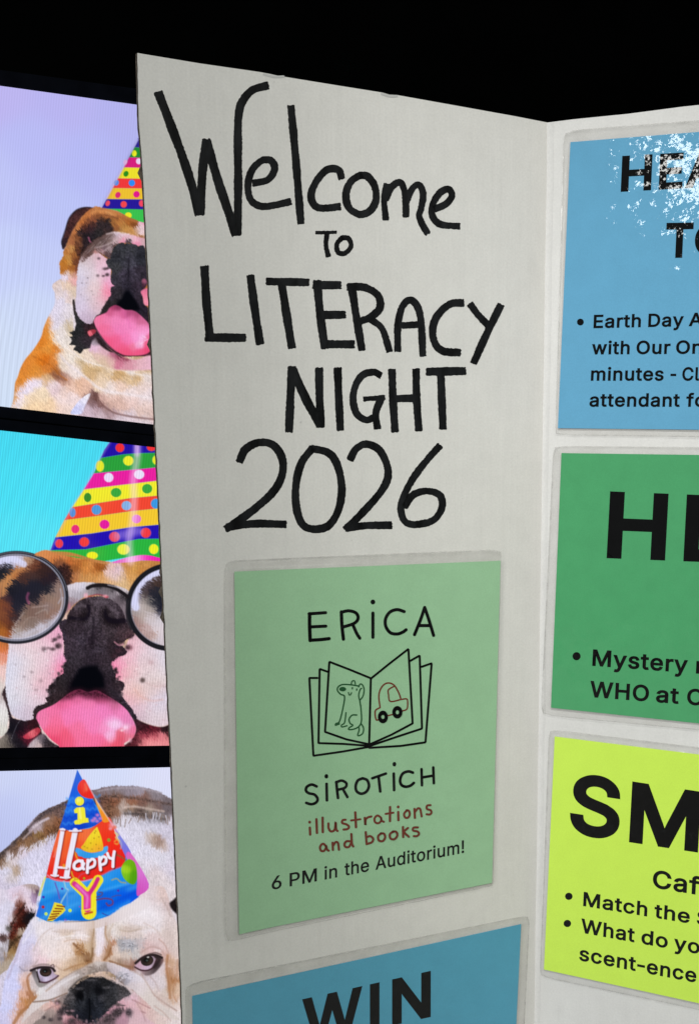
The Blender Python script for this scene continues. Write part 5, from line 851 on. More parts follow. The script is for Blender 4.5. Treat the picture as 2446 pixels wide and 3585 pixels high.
CAPH = max(GLYPHS['H'][1][0][1::6])
_h = np.array(GLYPHS['I'][1][0], float).reshape(-1, 6)[:, :2]
ORIENT = 1 if ((_h * np.roll(np.roll(_h, -1, 0), 1, 1) * [1, -1]).sum() > 0) else -1
ORIENT2 = 1 if ORIENT < 0 else -1
def outline(sp, bold):
    a = np.array(sp, float).reshape(-1, 6) / CAPH
    pts = []
    for i in range(len(a)):
        p, q = a[i], a[(i + 1) % len(a)]
        c0, c1, c2, c3 = p[0:2], p[4:6], q[2:4], q[0:2]
        e = c3 - c0; L = np.hypot(*e) + 1e-9
        straight = max(abs(e[0] * (c[1] - c0[1]) - e[1] * (c[0] - c0[0])) for c in (c1, c2)) / L < .004
        for t in ([0.0] if straight else np.arange(7) / 7):
            pts.append(c0 * (1 - t) ** 3 + 3 * c1 * t * (1 - t) ** 2 + 3 * c2 * t * t * (1 - t) + c3 * t ** 3)
    p = np.array(pts)
    p = p[np.hypot(*(p - np.roll(p, 1, 0)).T) > 1e-4]
    if bold:        # heavier weight: move every edge outwards (ink lies on one fixed side of each contour)
        e = np.roll(p, -1, 0) - p; e /= np.hypot(*e.T)[:, None]; f = np.roll(e, 1, 0)
        n0 = np.column_stack([e[:, 1], -e[:, 0]]); n1 = np.column_stack([f[:, 1], -f[:, 0]])
        m = n0 + n1; m /= np.maximum((m * m).sum(1), .55)[:, None] / 2
        p = p + m * bold * ORIENT
    return p

def word_mesh(text, bold):
    """flat triangulated word in units of the capital height"""
    V, F, x = [], [], 0
    for ch in text:
        adv, g = GLYPHS[ch]
        if ch == '-': adv = 300; x -= 75
        polys = [outline(sp, bold) for sp in g]
        vs, es = [], []
        for p in polys:
            n0 = len(vs); vs += [Vector((float(c[0]), float(c[1]))) for c in p]
            es += [(n0 + i, n0 + (i + 1) % len(p)) for i in range(len(p))]
        ov, oe, of, _, _, _ = delaunay_2d_cdt(vs, es, [], 0, 1e-5)
        ov = np.array([tuple(v) for v in ov]); tri = np.array([list(f) for f in of])
        c = ov[tri].mean(1); wn = np.zeros(len(c))
        for p in polys:
            q = np.roll(p, -1, 0)
            for (ax, ay), (bx, by) in zip(p, q):
                cr = (bx - ax) * (c[:, 1] - ay) - (c[:, 0] - ax) * (by - ay)
                wn += np.where((ay <= c[:, 1]) & (by > c[:, 1]) & (cr > 0), 1, 0) - np.where((ay > c[:, 1]) & (by <= c[:, 1]) & (cr < 0), 1, 0)
        keep = tri[wn * -ORIENT2 > 0]
        n0 = len(V)
        V += [(v[0] + x / CAPH, v[1]) for v in ov]
        F += [[int(i) + n0 for i in f] for f in keep]
        x += adv + bold * CAPH * 1.6 + (75 if ch == '-' else 0)
    V = np.array(V)
    used = sorted({i for f in F for i in f}); re_ = {k: i for i, k in enumerate(used)}
    V = V[used]; F = [[re_[i] for i in f] for f in F]
    if bold:
        V[:, 1] = np.where(V[:, 1] > .5, V[:, 1] - bold * np.clip((V[:, 1] - .5) * 2, 0, 1), V[:, 1] + bold * np.clip((.5 - V[:, 1]) * 2, 0, 1))
    return V, F

def typeset(V, F, plane, frame, words, base, slope, cap, lean=0.0, bold=.045, off=.0, lift=None, dcap=0.0):
    """words [(text, x of ink left, x of ink right)] on the baseline base=(x, y) + slope, crop pixels"""
    ox, oy, s = frame
    for text, xl, xr in words:
        W, Fc = word_mesh(text, bold)
        x0, x1 = W[:, 0].min(), W[:, 0].max()
        a = xl + (W[:, 0] - x0) / (x1 - x0) * (xr - xl)
        by = base[1] + slope * (a - base[0])
        h = cap + dcap * (a - base[0])
        px = ox + (a + lean * W[:, 1] * h) * s; py = oy + (by - W[:, 1] * h) * s
        b0 = len(V)
        V.extend(plane.at(px, py, np.full(len(px), off) + (lift(px, py) if lift else 0)))
        F.extend([[i + b0 for i in f] for f in Fc])
# ================================================================ setting
floor = mesh('floor', [(-6, -8, 0), (6, -8, 0), (6, 5, 0), (-6, 5, 0)], [(0, 1, 2, 3)], plain('floor_tiles', (.22, .21, .2), .5, .5, .1, 6)); floor['kind'] = 'structure'
DARK = plain('black_wall_paint', (.0008, .0009, .0009), 1, 0, .2, 8)

# screens stand on a plane behind the board
def ray(px, py):
    d = np.array([(px - CX) / FPX, (py - CY) / FPX, 1.0]) @ M
    return d / np.linalg.norm(d)
k1, k2 = (1566 - 1506.5) / 541, (2611 - 2619) / 592
vx = (2619 - 1506.5) / (k1 - k2); d1 = ray(vx, 1506.5 + k1 * vx)
up = np.array([0, 0, 1.0]); d2 = up - (up @ d1) * d1; d2 /= np.linalg.norm(d2)
sn = np.cross(d1, d2)
p0 = CAM + ray(300, 1900) * 62
if sn @ (CAM - p0) < 0: sn = -sn
WALL = Plane(p0, d1, sn)

wv = [p0 - sn * 14 + d1 * a + d2 * b for a, b in ((-160, -90), (420, -90), (420, 200), (-160, 200))]
wall = mesh('wall', [q * IN + np.array([0, 0, TOP_Z]) for q in wv], [(0, 1, 2, 3)], DARK); wall['kind'] = 'structure'

# ================================================================ screens with the dog pictures
def emit_material():
    m = bpy.data.materials.new('lit_picture'); m.use_nodes = True; nt = m.node_tree
    for n in list(nt.nodes): nt.nodes.remove(n)
    out = nt.nodes.new('ShaderNodeOutputMaterial'); e = nt.nodes.new('ShaderNodeEmission')
    a = nt.nodes.new('ShaderNodeAttribute'); a.attribute_name = 'picture'
    nt.links.new(a.outputs['Color'], e.inputs['Color']); nt.links.new(e.outputs[0], out.inputs['Surface'])
    return m
LIT = emit_material()
BEZEL = plain('black_bezel', (.0030, .0036, .0058), 1, 0, .25, 30)
SCREEN_TEXT = [
    ('lit display screen showing a tongue-out bulldog on lavender, topmost of the stacked screens', 'screen'),
    ('lit display screen showing a bulldog in round spectacles on bright cyan, behind the board', 'screen'),
    ('lit display screen showing a frowning white bulldog in blue party hat, lowest of three', 'screen')]
NAMES = {0: 'picture', 1: 'dog', 2: 'party_hat', 3: 'glasses'}

def build_screen(k):
    fn, top, bot = SCREENS[k]
    kt = (top[1][1] - top[0][1]) / (top[1][0] - top[0][0]); kb = (bot[1][1] - bot[0][1]) / (bot[1][0] - bot[0][0])
    xs = np.arange(-130, 800, 2.1); ns = int((bot[0][1] - top[0][1]) / 2.1)
    tt = np.linspace(0, 1, ns)[:, None]
    X = np.repeat(xs[None], ns, 0); Y = (top[0][1] + kt * X) * (1 - tt) + (bot[0][1] + kb * X) * tt
    P = Picture(X, Y); fn(P)
    C = np.clip(P.C, 0, 1)
    lin = np.where(C <= .04045, C / 12.92, ((C + .055) / 1.055) ** 2.4)
    W = WALL.at(X, Y, np.full(X.shape, .0))
    lab, cat = SCREEN_TEXT[k]
    # housing, a slab with a black bezel around the picture
    ya, yb = (40 if k else 60), 41
    ol = [(-190, top[0][1] - 190 * kt - ya), (860, top[0][1] + 860 * kt - ya), (860, bot[0][1] + 860 * kb + yb * .93), (-190, bot[0][1] - 190 * kb + yb)]
    ol = np.array(ol, float)
    fr = WALL.at(ol[:, 0], ol[:, 1], np.full(4, -.0025))
    root = thing('display_screen', lab, cat, fr[3:].mean(0) - sn * .03, 'stacked screens behind the board')
    V, F = slab(fr[::-1], fr[::-1] - sn * .07)
    h = mesh('housing', V, F, BEZEL, root)
    bv = h.modifiers.new('bevel', 'BEVEL'); bv.width = .002; bv.segments = 2
    h_, w_ = X.shape
    idx = np.arange(h_ * w_).reshape(h_, w_)
    quads = np.stack([idx[:-1, :-1], idx[1:, :-1], idx[1:, 1:], idx[:-1, 1:]], -1).reshape(-1, 4)
    fl = P.L[:-1, :-1].reshape(-1)
    flatV = W.reshape(-1, 3); flatC = lin.reshape(-1, 3)
    pic = None
    for L, nm in NAMES.items():
        q = quads[fl == L]
        if len(q) == 0: continue
        used, inv = np.unique(q, return_inverse=True); inv = inv.reshape(-1, 4)
        par = pic or root
        v = flatV[used] - np.array(parent_loc(par))
        me = bpy.data.meshes.new(nm)
        me.vertices.add(len(used)); me.vertices.foreach_set('co', v.astype(np.float32).ravel())
        me.loops.add(inv.size); me.loops.foreach_set('vertex_index', inv.astype(np.int32).ravel())
        me.polygons.add(len(inv)); me.polygons.foreach_set('loop_start', (np.arange(len(inv)) * 4).astype(np.int32))
        me.update(calc_edges=True)
        ca = me.color_attributes.new('picture', 'FLOAT_COLOR', 'POINT')
        ca.data.foreach_set('color', np.column_stack([flatC[used], np.ones(len(used))]).astype(np.float32).ravel())
        o = link(nm, me, par, LIT)
        if L == 0: pic = o
for k in range(3): build_screen(k)

# ================================================================ the folding display board
BOARD_H = 36.0
board = thing('display_board', 'white tri-fold cardboard display board with hand lettered black marker welcome', 'display board', (0, 0, TOP_Z - BOARD_H * IN))
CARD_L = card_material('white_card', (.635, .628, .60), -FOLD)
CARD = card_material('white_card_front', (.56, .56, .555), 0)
TH = .16 * IN
rng = random.Random(3)
# left panel: outline follows the cut edge
def native(frame, pts):
    ox, oy, s = frame
    return [(ox + x * s, oy + y * s) for x, y in pts]
top_px = [(481, 184), (700, 220.5), (905, 250), (938, 256), (972, 263.5), (1190, 299), (1340, 323), (1362, 330), (1388, 331), (1600, 369), (1800, 405), (1912, 427)]
left_px = [(481, 184), (483, 300), (486, 420), (497, 560), (513, 850), (527, 1130), (540, 1425), (556, 1750), (572, 2100), (588, 2420), (601, 2688), (617, 3060), (628, 3300), (639, 3585)]
tp = LEFT.at(*np.array(top_px, float).T, np.zeros(len(top_px)))
lp = LEFT.at(*np.array(left_px, float).T, np.zeros(len(left_px)))
# resample the cut edge finely and rough it up
zs = np.linspace(lp[0, 2], lp[-1, 2], 150); ex = np.array([np.interp(-zs, -lp[:, 2], lp[:, i]) for i in range(2)]).T
edge = np.column_stack([ex, zs])
bottom_z = TOP_Z - BOARD_H * IN
edge = np.vstack([edge, [[*(edge[-1, :2] + (edge[-1, :2] - edge[0, :2]) * .18), bottom_z]]])
eu = LEFT.eu
jit = np.array([rng.gauss(0, .0001) for _ in edge]); jit[0] = 0
edge = edge + eu * jit[:, None]
tp[-1, :2] = 0; tp[0] = edge[0]
foldbot = np.array([[0, 0, bottom_z]])
out = np.vstack([tp[::-1][:-1], edge, foldbot])          # fold top -> left corner -> down -> fold bottom
back = out - LEFT.n * TH
back[0] = out[0] + np.array([-.3, 1, 0]) * TH * .8; back[-1] = out[-1] + np.array([-.3, 1, 0]) * TH * .8
V, F = slab(out[::-1], back[::-1])
mesh('panel', V, F, CARD_L, board, label='left panel with the hand lettered welcome')
# torn brown edge of the corrugated card
EV, EF = [], []
ebr = edge + eu * .0004
for i in range(len(ebr)):
    r = abs(rng.gauss(0, .00015)) + (rng.uniform(.0008, .0024) if rng.random() < .04 else 0)
    f = ebr[i] - LEFT.n * .0002
    EV += [f, f + eu * (r + .0003) - LEFT.n * TH * .5, f + eu * r * .6 - LEFT.n * (TH + .0006)]
for i in range(len(ebr) - 1):
    for a in range(2): EF.append((3 * i + a, 3 * i + 3 + a, 3 * i + 4 + a, 3 * i + 1 + a))
mesh('cut_edge', EV, EF, plain('torn_card_edge', (.085, .07, .056), .9, .2, .5, 400), board)
# middle and right panels
cu_ = np.linspace(0, 23.8, 30)
tz = [-.005 + .012 * math.sin(x * 1.9) for x in cu_]; tz[0] = 0
mt = MID.uv(cu_, np.array(tz)); mb = MID.uv(np.array([23.8, 0]), np.array([-BOARD_H, -BOARD_H]))
o_ = np.vstack([mt, mb]); b_ = o_ + np.array([0, TH, 0])
V, F = slab(o_[::-1], b_[::-1]); mesh('panel', V, F, CARD, board, label='middle panel holding the coloured sheets')
RIGHT = Plane((23.8, 0, 0), (math.cos(FOLD), -math.sin(FOLD), 0), (-math.sin(FOLD), -math.cos(FOLD), 0))
o_ = RIGHT.uv(np.array([0, 11.9, 11.9, 0]), np.array([0, 0, -BOARD_H, -BOARD_H])); b_ = o_ - RIGHT.n * TH
V, F = slab(o_[::-1], b_[::-1]); mesh('panel', V, F, CARD, board, label='right panel')
# the rounded crease where the panels fold
CV, CF = [], []
prof = [(-.02, 0), (.03, .016), (.09, .024), (.15, .018), (.2, .004), (.21, 0)]
zz = np.linspace(-.02, -BOARD_H, 60)
for j, z in enumerate(zz):
    wv_ = .010 * math.sin(j * .7) + .012 * math.sin(j * .23) + rng.gauss(0, .005)
    for a, h in prof:
        CV.append(MID.uv(np.array(a + wv_), np.array(z), np.array(h * IN)))
for j in range(len(zz) - 1):
    for a in range(len(prof) - 1):
        k = len(prof)
        CF.append((j * k + a, j * k + k + a, j * k + k + a + 1, j * k + a + 1))
mesh('crease', CV, CF, CARD, board, True)

# ---------------------------------------------------------------- marker lettering
FR, FS = (440, 130, .9458), (600, 750, .8197)
HAND = [
 ('Welcome', FR, [('120,203 168,328 213,450 248,560 272,655', 34), ('275,655 284,500 298,378', 33), ('298,382 338,520 378,640 408,730', 34), ('413,730 416,560 415,400 417,295 430,240 468,195 526,177', 31),
   ('470,540 525,527 550,490 540,458 505,455 468,490 452,545 462,600 500,625 555,620 610,607', 27), ('611,253 629,450 648,688', 29), ('799,522 786,490 745,490 708,528 686,580 697,620 730,632 793,626', 28),
   ('872,508 836,530 815,575 824,628 865,655 905,640 926,600 920,550 895,515 868,510', 28), ('966,542 956,600 962,675', 24), ('962,600 985,552 1015,537 1030,565 1036,620 1036,664', 25), ('1036,610 1060,560 1085,545 1100,580 1092,635 1085,660 1097,692 1117,726', 25),
   ('1142,635 1182,618 1206,588 1195,562 1162,575 1135,620 1135,662 1165,692 1235,699', 26)]),
 ('TO', FR, [('703,723 780,721', 13), ('745,722 741,770 750,812', 19), ('802,740 781,765 786,795 810,799 833,775 825,745 800,741', 19)]),
 ('LITERACY', FS, [('141,222 150,380 165,530', 37), ('147,526 315,527', 37), ('337,261 355,400 378,553', 36), ('407,286 585,290', 34), ('470,292 490,420 514,569', 36), ('622,284 635,430 655,572', 36), ('606,302 722,302', 35), ('640,430 741,428', 35), ('642,554 778,555', 36),
   ('768,300 788,430 813,578', 34), ('752,309 825,312 880,345 890,398 850,438 805,456', 33), ('850,448 900,490 931,586', 29), ('966,584 966,480 982,402 1012,366 1045,385 1064,450 1073,604', 31), ('985,474 1070,470', 28), ('1246,377 1190,383 1140,425 1116,480 1122,545 1160,584 1232,590', 33), ('1274,382 1308,428 1350,472', 31), ('1406,386 1350,500 1289,635', 33)]),
 ('NIGHT', FS, [('515,652 508,780 502,928', 36), ('518,662 570,780 635,902', 38), ('630,658 632,780 637,908', 35), ('709,657 714,780 721,922', 34), ('894,688 862,674 817,686 786,730 775,790 790,850 830,878 868,866', 31), ('820,789 910,782', 22), ('895,785 872,850 880,915', 32), ('941,664 945,780 954,928', 34), ('1044,662 1046,780 1056,924', 33), ('955,787 1045,785', 32), ('1090,672 1253,669', 36), ('1150,685 1154,800 1159,916', 34)]),
 ('2026', FS, [('290,1058 318,1002 380,974 440,990 474,1050 470,1120 430,1190 340,1270 232,1345', 35), ('235,1338 350,1322 488,1325', 34), ('603,998 556,1060 532,1150 533,1250 560,1325 612,1345 670,1330 710,1270 727,1180 711,1080 672,1020 598,1000', 34),
   ('762,1048 788,1002 830,982 885,1005 920,1070 922,1130 890,1190 820,1270 743,1346', 33), ('745,1340 830,1330 939,1328', 33), ('1146,988 1090,1050 1030,1130 990,1210 980,1270 1000,1315 1050,1325 1120,1305 1155,1250 1145,1200 1090,1182 1030,1200 996,1250', 31)]),
]
for wname, fr, strokes in HAND:
    V, F = [], []
    for i, (p, wd) in enumerate(strokes):
        ribbon(V, F, LEFT, native(fr, nums(p)), wd * fr[2], .00003 + .000007 * i, 'flat', True, .5, rng)
    mesh('lettering', V, F, MARKER, board, label='hand lettered %s in thick black marker' % wname)
# small tape scuffs on the top edge
SC = []
for c, wd in (((1362, 330), 26), ((958, 262), 34)):
    V, F = [], []
    ribbon(V, F, LEFT, [(c[0] - wd, c[1] - 3), (c[0], c[1] + 5), (c[0] + wd, c[1] + 5)], 8, .00015, 'round')
    mesh('tape_scuff', V, F, plain('grey_tape', (.46, .46, .45), .4, .3), board)

# ================================================================ laminated sheets
FILM = margin_material()
RIM = rim_material()
INK = laminated('black_print', (.0022, .0023, .0026), .2, 1.0)
GROUP = 'laminated sheets taped to the board'

def quad_pt(c, s, t):
    c = np.asarray(c, float)
    return (c[0] * (1 - s)[..., None] + c[1] * s[..., None]) * (1 - t)[..., None] + (c[3] * (1 - s)[..., None] + c[2] * s[..., None]) * t[..., None]

def sheet(label, plane, paper, margin, col, lift, mott=.03, amount=1.0, coat=1.0, grow=None):
    """paper and margin: four corners in the photograph (tl, tr, br, bl); lift gives the height off the board in metres"""
    if grow == 'right':      # letter paper, wider than the frame shows
        paper = [paper[0], reach(plane, paper[0], paper[1], 11), reach(plane, paper[3], paper[2], 11), paper[3]]
        margin = [margin[0], reach(plane, margin[0], margin[1], 11.5), reach(plane, margin[3], margin[2], 11.5), margin[3]]
    elif grow == 'down':
        paper = [paper[0], paper[1], reach(plane, paper[1], paper[2], 8.5), reach(plane, paper[0], paper[3], 8.5)]
        margin = [margin[0], margin[1], reach(plane, margin[1], margin[2], 9), reach(plane, margin[0], margin[3], 9)]
    root = thing('poster', label, 'poster', plane.at(*[np.array(v) for v in np.mean([paper[2], paper[3]], 0)]), GROUP)
    N = 28
    s, t = np.meshgrid(np.linspace(0, 1, N), np.linspace(0, 1, N))
    q = quad_pt(paper, s, t)
    fr = plane.at(q[..., 0], q[..., 1], lift(q[..., 0], q[..., 1]) + .0005).reshape(-1, 3)
    idx = np.arange(N * N).reshape(N, N)
    F = [(idx[i, j], idx[i + 1, j], idx[i + 1, j + 1], idx[i, j + 1]) for i in range(N - 1) for j in range(N - 1)]
    rim = list(idx[0, :]) + list(idx[1:, -1]) + list(idx[-1, :-1][::-1]) + list(idx[1:-1, 0][::-1])
    bk = fr[rim] - plane.n * .0004
    V = np.vstack([fr, fr[rim], bk]); n0 = N * N; nr = len(rim)
    for i in range(len(rim)):
        j = (i + 1) % len(rim)
        F.append((n0 + j, n0 + i, n0 + nr + i, n0 + nr + j))
    mesh('paper', V, F, laminated('coloured_paper', col, mott, amount, coat), root, True)
    # clear film margin: a ring with rounded outer corners around the paper
    mg = np.asarray(margin, float); outer, inner = [], []
    K = 44
    for e in range(4):
        a, b = mg[e], mg[(e + 1) % 4]; pa, pb = np.asarray(paper[e], float), np.asarray(paper[(e + 1) % 4], float)
        for i in range(K):
            x = i / K
            outer.append(a * (1 - x) + b * x); inner.append(pa * (1 - x) + pb * x)
    outer = np.array(outer); inner = np.array(inner)
    for e in range(4):       # round the corners
        for d in range(-1, 2):
            i = (e * K + d) % (4 * K)
            c = mg[e]; dist = np.linalg.norm(outer[i] - c)
            cen = np.asarray(paper[e], float); 
            pull = {0: .42, 1: .12, -1: .12}[d]
            outer[i] = outer[i] * (1 - pull * .55) + cen * pull * .55
    mid = (outer + inner) / 2
    n = len(outer)
    def lf(p, o): return plane.at(p[:, 0], p[:, 1], lift(p[:, 0], p[:, 1]) + o)
    V = np.vstack([lf(outer, .0001), lf(mid, .0003), lf(inner, .0003), lf(inner, -.0002), lf(outer, -.00005)])
    F = []
    for r in range(4):
        for i in range(n):
            j = (i + 1) % n
            F.append((r * n + i, r * n + j, (r + 1) * n + j, (r + 1) * n + i))
    for i in range(n):
        j = (i + 1) % n; F.append((4 * n + i, 4 * n + j, j, i))
    fm = mesh('film_margin', V, F, FILM, root, True)
    rim_w = outer + (inner - outer) * np.clip(5.0 / np.maximum(np.linalg.norm(inner - outer, axis=1), 1), 0, .5)[:, None]
    V = np.vstack([lf(outer, .00035), lf(rim_w, .00042), lf(outer, .0001)])
    F = [(i, (i + 1) % n, n + (i + 1) % n, n + i) for i in range(n)] + [(2 * n + i, 2 * n + (i + 1) % n, (i + 1) % n, i) for i in range(n)]
    mesh('film_rim', V, F, RIM, root)
    return root

def printed(root, fn, lift, label, m=INK):
    V, F = [], []
    fn(V, F, lambda x, y: lift(x, y) + .0006)
    mesh('lettering', V, F, m, root, label=label)

# ---- blue sheet at the top of the middle panel
fb = (1846, 360, .51635)
lift_b = lambda x, y: .0005 + .00015 * np.sin(x * .006 + y * .003) + 0 * x
blue = sheet('bright blue laminated sheet with glinting crinkled top and HEA heading, highest on the middle panel', MID,
    [(1997, 498), (2530, 455), (2530, 1505), (1953, 1499)], [(1973, 457), (2560, 411), (2560, 1532), (1943, 1524)], srgb('5b96b8'), lift_b, .03, grow='right')
def head_blue(V, F, L):
    typeset(V, F, MID, fb, [('H', 633, 838), ('E', 890, 1050), ('A', 1066, 1300)], (633, 604), -.058, 243, .044, .046, 0, L)
def head_blue_low(V, F, L):
    typeset(V, F, MID, fb, [('T', 933, 1117), ('O', 1130, 1385)], (1000, 1051), -.018, 238, .044, .046, 0, L)
def bullets_blue(V, F, L):
    disc(V, F, MID, native(fb, [(360, 1486)])[0], 23 * fb[2], 23 * fb[2], 0, L)
    typeset(V, F, MID, fb, [('Earth', 448, 768), ('Day', 818, 1058), ('A', 1092, 1188)], (450, 1528), -.021, 91, .044, .038, 0, L)
    typeset(V, F, MID, fb, [('with', 436, 692), ('Our', 738, 968), ('On', 1006, 1182)], (440, 1706), -.006, 92, .044, .038, 0, L)
    typeset(V, F, MID, fb, [('minutes', 430, 922), ('-', 968, 1007), ('Cl', 1048, 1164)], (440, 1884), 0, 92, .044, .038, 0, L)
    typeset(V, F, MID, fb, [('attendant', 420, 1032), ('fo', 1075, 1206)], (440, 2060), .001, 92, .044, .038, 0, L)
printed(blue, head_blue, lift_b, 'large black heading'); printed(blue, head_blue_low, lift_b, 'second line of the heading'); printed(blue, bullets_blue, lift_b, 'black bullet lines')

# ---- green sheet in the middle
fg = (1846, 1500, .4563)
lift_g = lambda x, y: .0005 + .00015 * np.sin(x * .005 + y * .004) + 0 * x
green = sheet('medium green laminated sheet with large HE heading, between the bright blue and yellow-green sheets', MID,
    [(1965.5, 1586), (2530, 1593.6), (2530, 2541), (1929, 2477)], [(1936, 1560), (2560, 1566), (2560, 2568), (1893, 2503)], srgb('469161'), lift_g, .04, grow='right')
def head_green(V, F, L): typeset(V, F, MID, fg, [('H', 608, 1056), ('E', 1196, 1560)], (608, 994), .040, 512, .053, .046, 0, L)
def bullets_green(V, F, L):
    disc(V, F, MID, native(fg, [(378, 1746)])[0], 31 * fg[2], 31 * fg[2], 0, L)
    typeset(V, F, MID, fg, [('Mystery', 498, 1228), ('m', 1292, 1440)], (500, 1820), .074, 127, .05, .038, 0, L)
    typeset(V, F, MID, fg, [('WHO', 478, 930), ('at', 985, 1160), ('C', 1222, 1345)], (500, 2061), .078, 125, .05, .038, 0, L)
printed(green, head_green, lift_g, 'very large black heading'); printed(green, bullets_green, lift_g, 'black bullet lines')

# ---- yellow-green sheet
fl_ = (1846, 2500, .46693)
lift_l = lambda x, y: .0005 + .00015 * np.sin(x * .006 - y * .004) + 0 * x
lime = sheet('yellow-green laminated sheet with large SM heading, lowest on the middle panel', MID,
    [(1942, 2578), (2530, 2652), (2530, 3530), (1904, 3394)], [(1921, 2552), (2560, 2630), (2560, 3560), (1889, 3420)], srgb('badb52'), lift_l, .02, grow='right')
def head_lime(V, F, L): typeset(V, F, MID, fl_, [('S', 312, 684), ('M', 762, 1278)], (762, 958), .152, 455, .055, .046, 0, L)
def bullets_lime(V, F, L):
    typeset(V, F, MID, fl_, [('Caf', 938, 1290)], (1010, 1310), .165, 135, .05, .038, 0, L)
    for c in ((311, 1365), (300, 1569)): disc(V, F, MID, native(fl_, [c])[0], 28 * fl_[2], 27 * fl_[2], 0, L)
    typeset(V, F, MID, fl_, [('Match', 418, 897), ('the', 950, 1215), ('S', 1268, 1372)], (420, 1438), .163, 107, .05, .038, 0, L)
    typeset(V, F, MID, fl_, [('What', 400, 803), ('do', 853, 1050), ('yo', 1096, 1290)], (440, 1645), .18, 108, .05, .038, 0, L)
    typeset(V, F, MID, fl_, [('scent-ence', 387, 1264)], (400, 1848), .19, 108, .05, .038, 0, L)
printed(lime, head_lime, lift_l, 'very large black heading'); printed(lime, bullets_lime, lift_l, 'black smaller lines')

# ---- pale green portrait sheet on the left panel, its left side curling off the board
def lift_p(x, y):
    a = np.clip((1000 - x) / 230, 0, 1); b = np.clip((y - 2200) / 1100, 0, 1)
    return .0006 + .0018 * a * a * (.35 + b) + .0003 * np.sin(y * .013) * a + .00012 * np.sin(x * .005 + y * .003)
mint = sheet('pale green portrait sheet with an open book drawing, under the hand lettered welcome', LEFT,
    [(819, 2000.7), (1749.3, 1962.6), (1720, 3090.5), (835, 3268)], [(783, 1962), (1753, 1922), (1724, 3102), (784, 3296)], srgb('95be98'), lift_p, .035, .7)
def strokes(V, F, L, frame, items, k=0):
    for i, (p, wd) in enumerate(items):
        q = nums(p) if isinstance(p, str) else p
        ribbon(V, F, LEFT, native(frame, q), wd * frame[2], .000006 * (i + k), 'round', True, 0, None, L)
f1, f2, f3, f4 = (1040, 2040, .32787), (1040, 2240, .32787), (1040, 2640, .32787), (1040, 2790, .32787)
def name_top(V, F, L):
    strokes(V, F, L, f1, [('128,330 128,460 134,615', 38), ('122,330 200,325 298,318', 34), ('135,470 300,462', 34), ('134,612 240,606 336,595', 36), ('466,310 472,450 488,600', 36), ('468,312 545,298 620,320 645,375 605,430 490,470', 34), ('590,450 630,540 662,590', 34), ('802,322 802,580', 34),
        ('1135,306 1060,285 985,310 938,380 938,460 985,530 1060,545 1120,525 1155,500', 34), ('1353,262 1310,390 1245,552', 34), ('1353,262 1400,400 1448,560', 34), ('1300,455 1410,455', 34)])
    disc(V, F, LEFT, native(f1, [(802, 204)])[0], 25 * .328, 26 * .328, 0, L)
printed(mint, name_top, lift_p, 'black hand drawn capitals above the book')
def name_low(V, F, L):
    strokes(V, F, L, f3, [('202,342 150,322 100,345 88,385 120,415 180,430 213,475 195,515 145,532 92,518', 30), ('308,315 312,490', 30), ('412,295 420,380 430,465', 30), ('410,298 470,280 520,310 505,355 440,375', 29), ('485,375 530,455', 29), ('690,256 640,280 618,340 630,395 680,420 735,395 760,335 740,275 695,256', 30), ('795,255 940,205', 29), ('862,235 880,395', 30), ('1024,205 1028,382', 29), ('1228,195 1180,182 1120,205 1092,270 1105,325 1150,345 1200,335 1238,305', 30), ('1320,158 1325,330', 28), ('1445,140 1452,308', 28), ('1330,245 1440,228', 28)])
    for c in ((306, 234), (1031, 105)): disc(V, F, LEFT, native(f3, [c])[0], 20 * .328, 24 * .328, 0, L)
printed(mint, name_low, lift_p, 'black hand drawn capitals under the book')
BROWN = laminated('brown_print', (.15, .034, .02), .1, .7)
DKGREEN = laminated('dark_green_print', (.018, .085, .03), .1, .7)
def sub(V, F, L):
    strokes(V, F, L, f4, [('130,325 134,398', 26), ('200,235 206,380', 26), ('266,218 268,372', 26), ('328,280 330,330 355,365 395,345 405,265 410,340 425,360', 25), ('510,240 480,245 475,275 520,290 548,315 530,340 490,345', 24), ('614,162 622,320', 26), ('570,248 668,235', 22), ('715,220 722,300 725,240 750,215 785,206', 24), ('885,215 850,195 820,225 825,265 860,278 890,250 888,215 895,250 918,262', 23), ('985,105 984,255', 25), ('938,178 1020,165', 22), ('1072,158 1074,245', 25), ('1165,140 1135,175 1145,215 1175,218 1195,185 1185,145 1160,140', 23), ('1245,125 1250,220', 24), ('1250,160 1280,120 1305,125 1315,165 1322,205', 23), ('1415,85 1380,90 1378,125 1418,140 1425,170 1405,185 1375,182', 23),
        ('300,520 270,495 240,525 245,565 275,575 300,545 302,515 312,555 330,570', 24), ('372,485 376,562', 24), ('376,520 405,478 430,490 440,560', 24), ('560,470 520,470 498,500 510,530 545,530 570,490', 24), ('572,392 578,490 592,525', 24), ('725,372 735,500', 24), ('735,425 775,415 805,445 790,480 740,498', 24), ('890,385 858,415 865,460 905,468 932,430 920,390 885,386', 24), ('1020,365 983,395 990,440 1030,448 1062,410 1050,370 1015,366', 24), ('1122,318 1125,425', 24), ('1175,328 1135,370 1185,422', 23), ('1280,322 1235,325 1230,355 1275,365 1295,390 1270,415 1238,415', 23)])
    for c in ((128, 266), (1072, 104)): disc(V, F, LEFT, native(f4, [c])[0], 15 * .328, 16 * .328, 0, L)
printed(mint, sub, lift_p, 'brown hand written line', BROWN)
def line_last(V, F, L):
    typeset(V, F, LEFT, (900, 2900, .47919), [('6', 103, 175), ('PM', 234, 432), ('in', 488, 580), ('the', 634, 813), ('Auditorium!', 860, 1507)], (240, 421), -.192, 97, 0, .022, 0, L, -.003)
printed(mint, line_last, lift_p, 'plain black line of type')
V, F = [], []
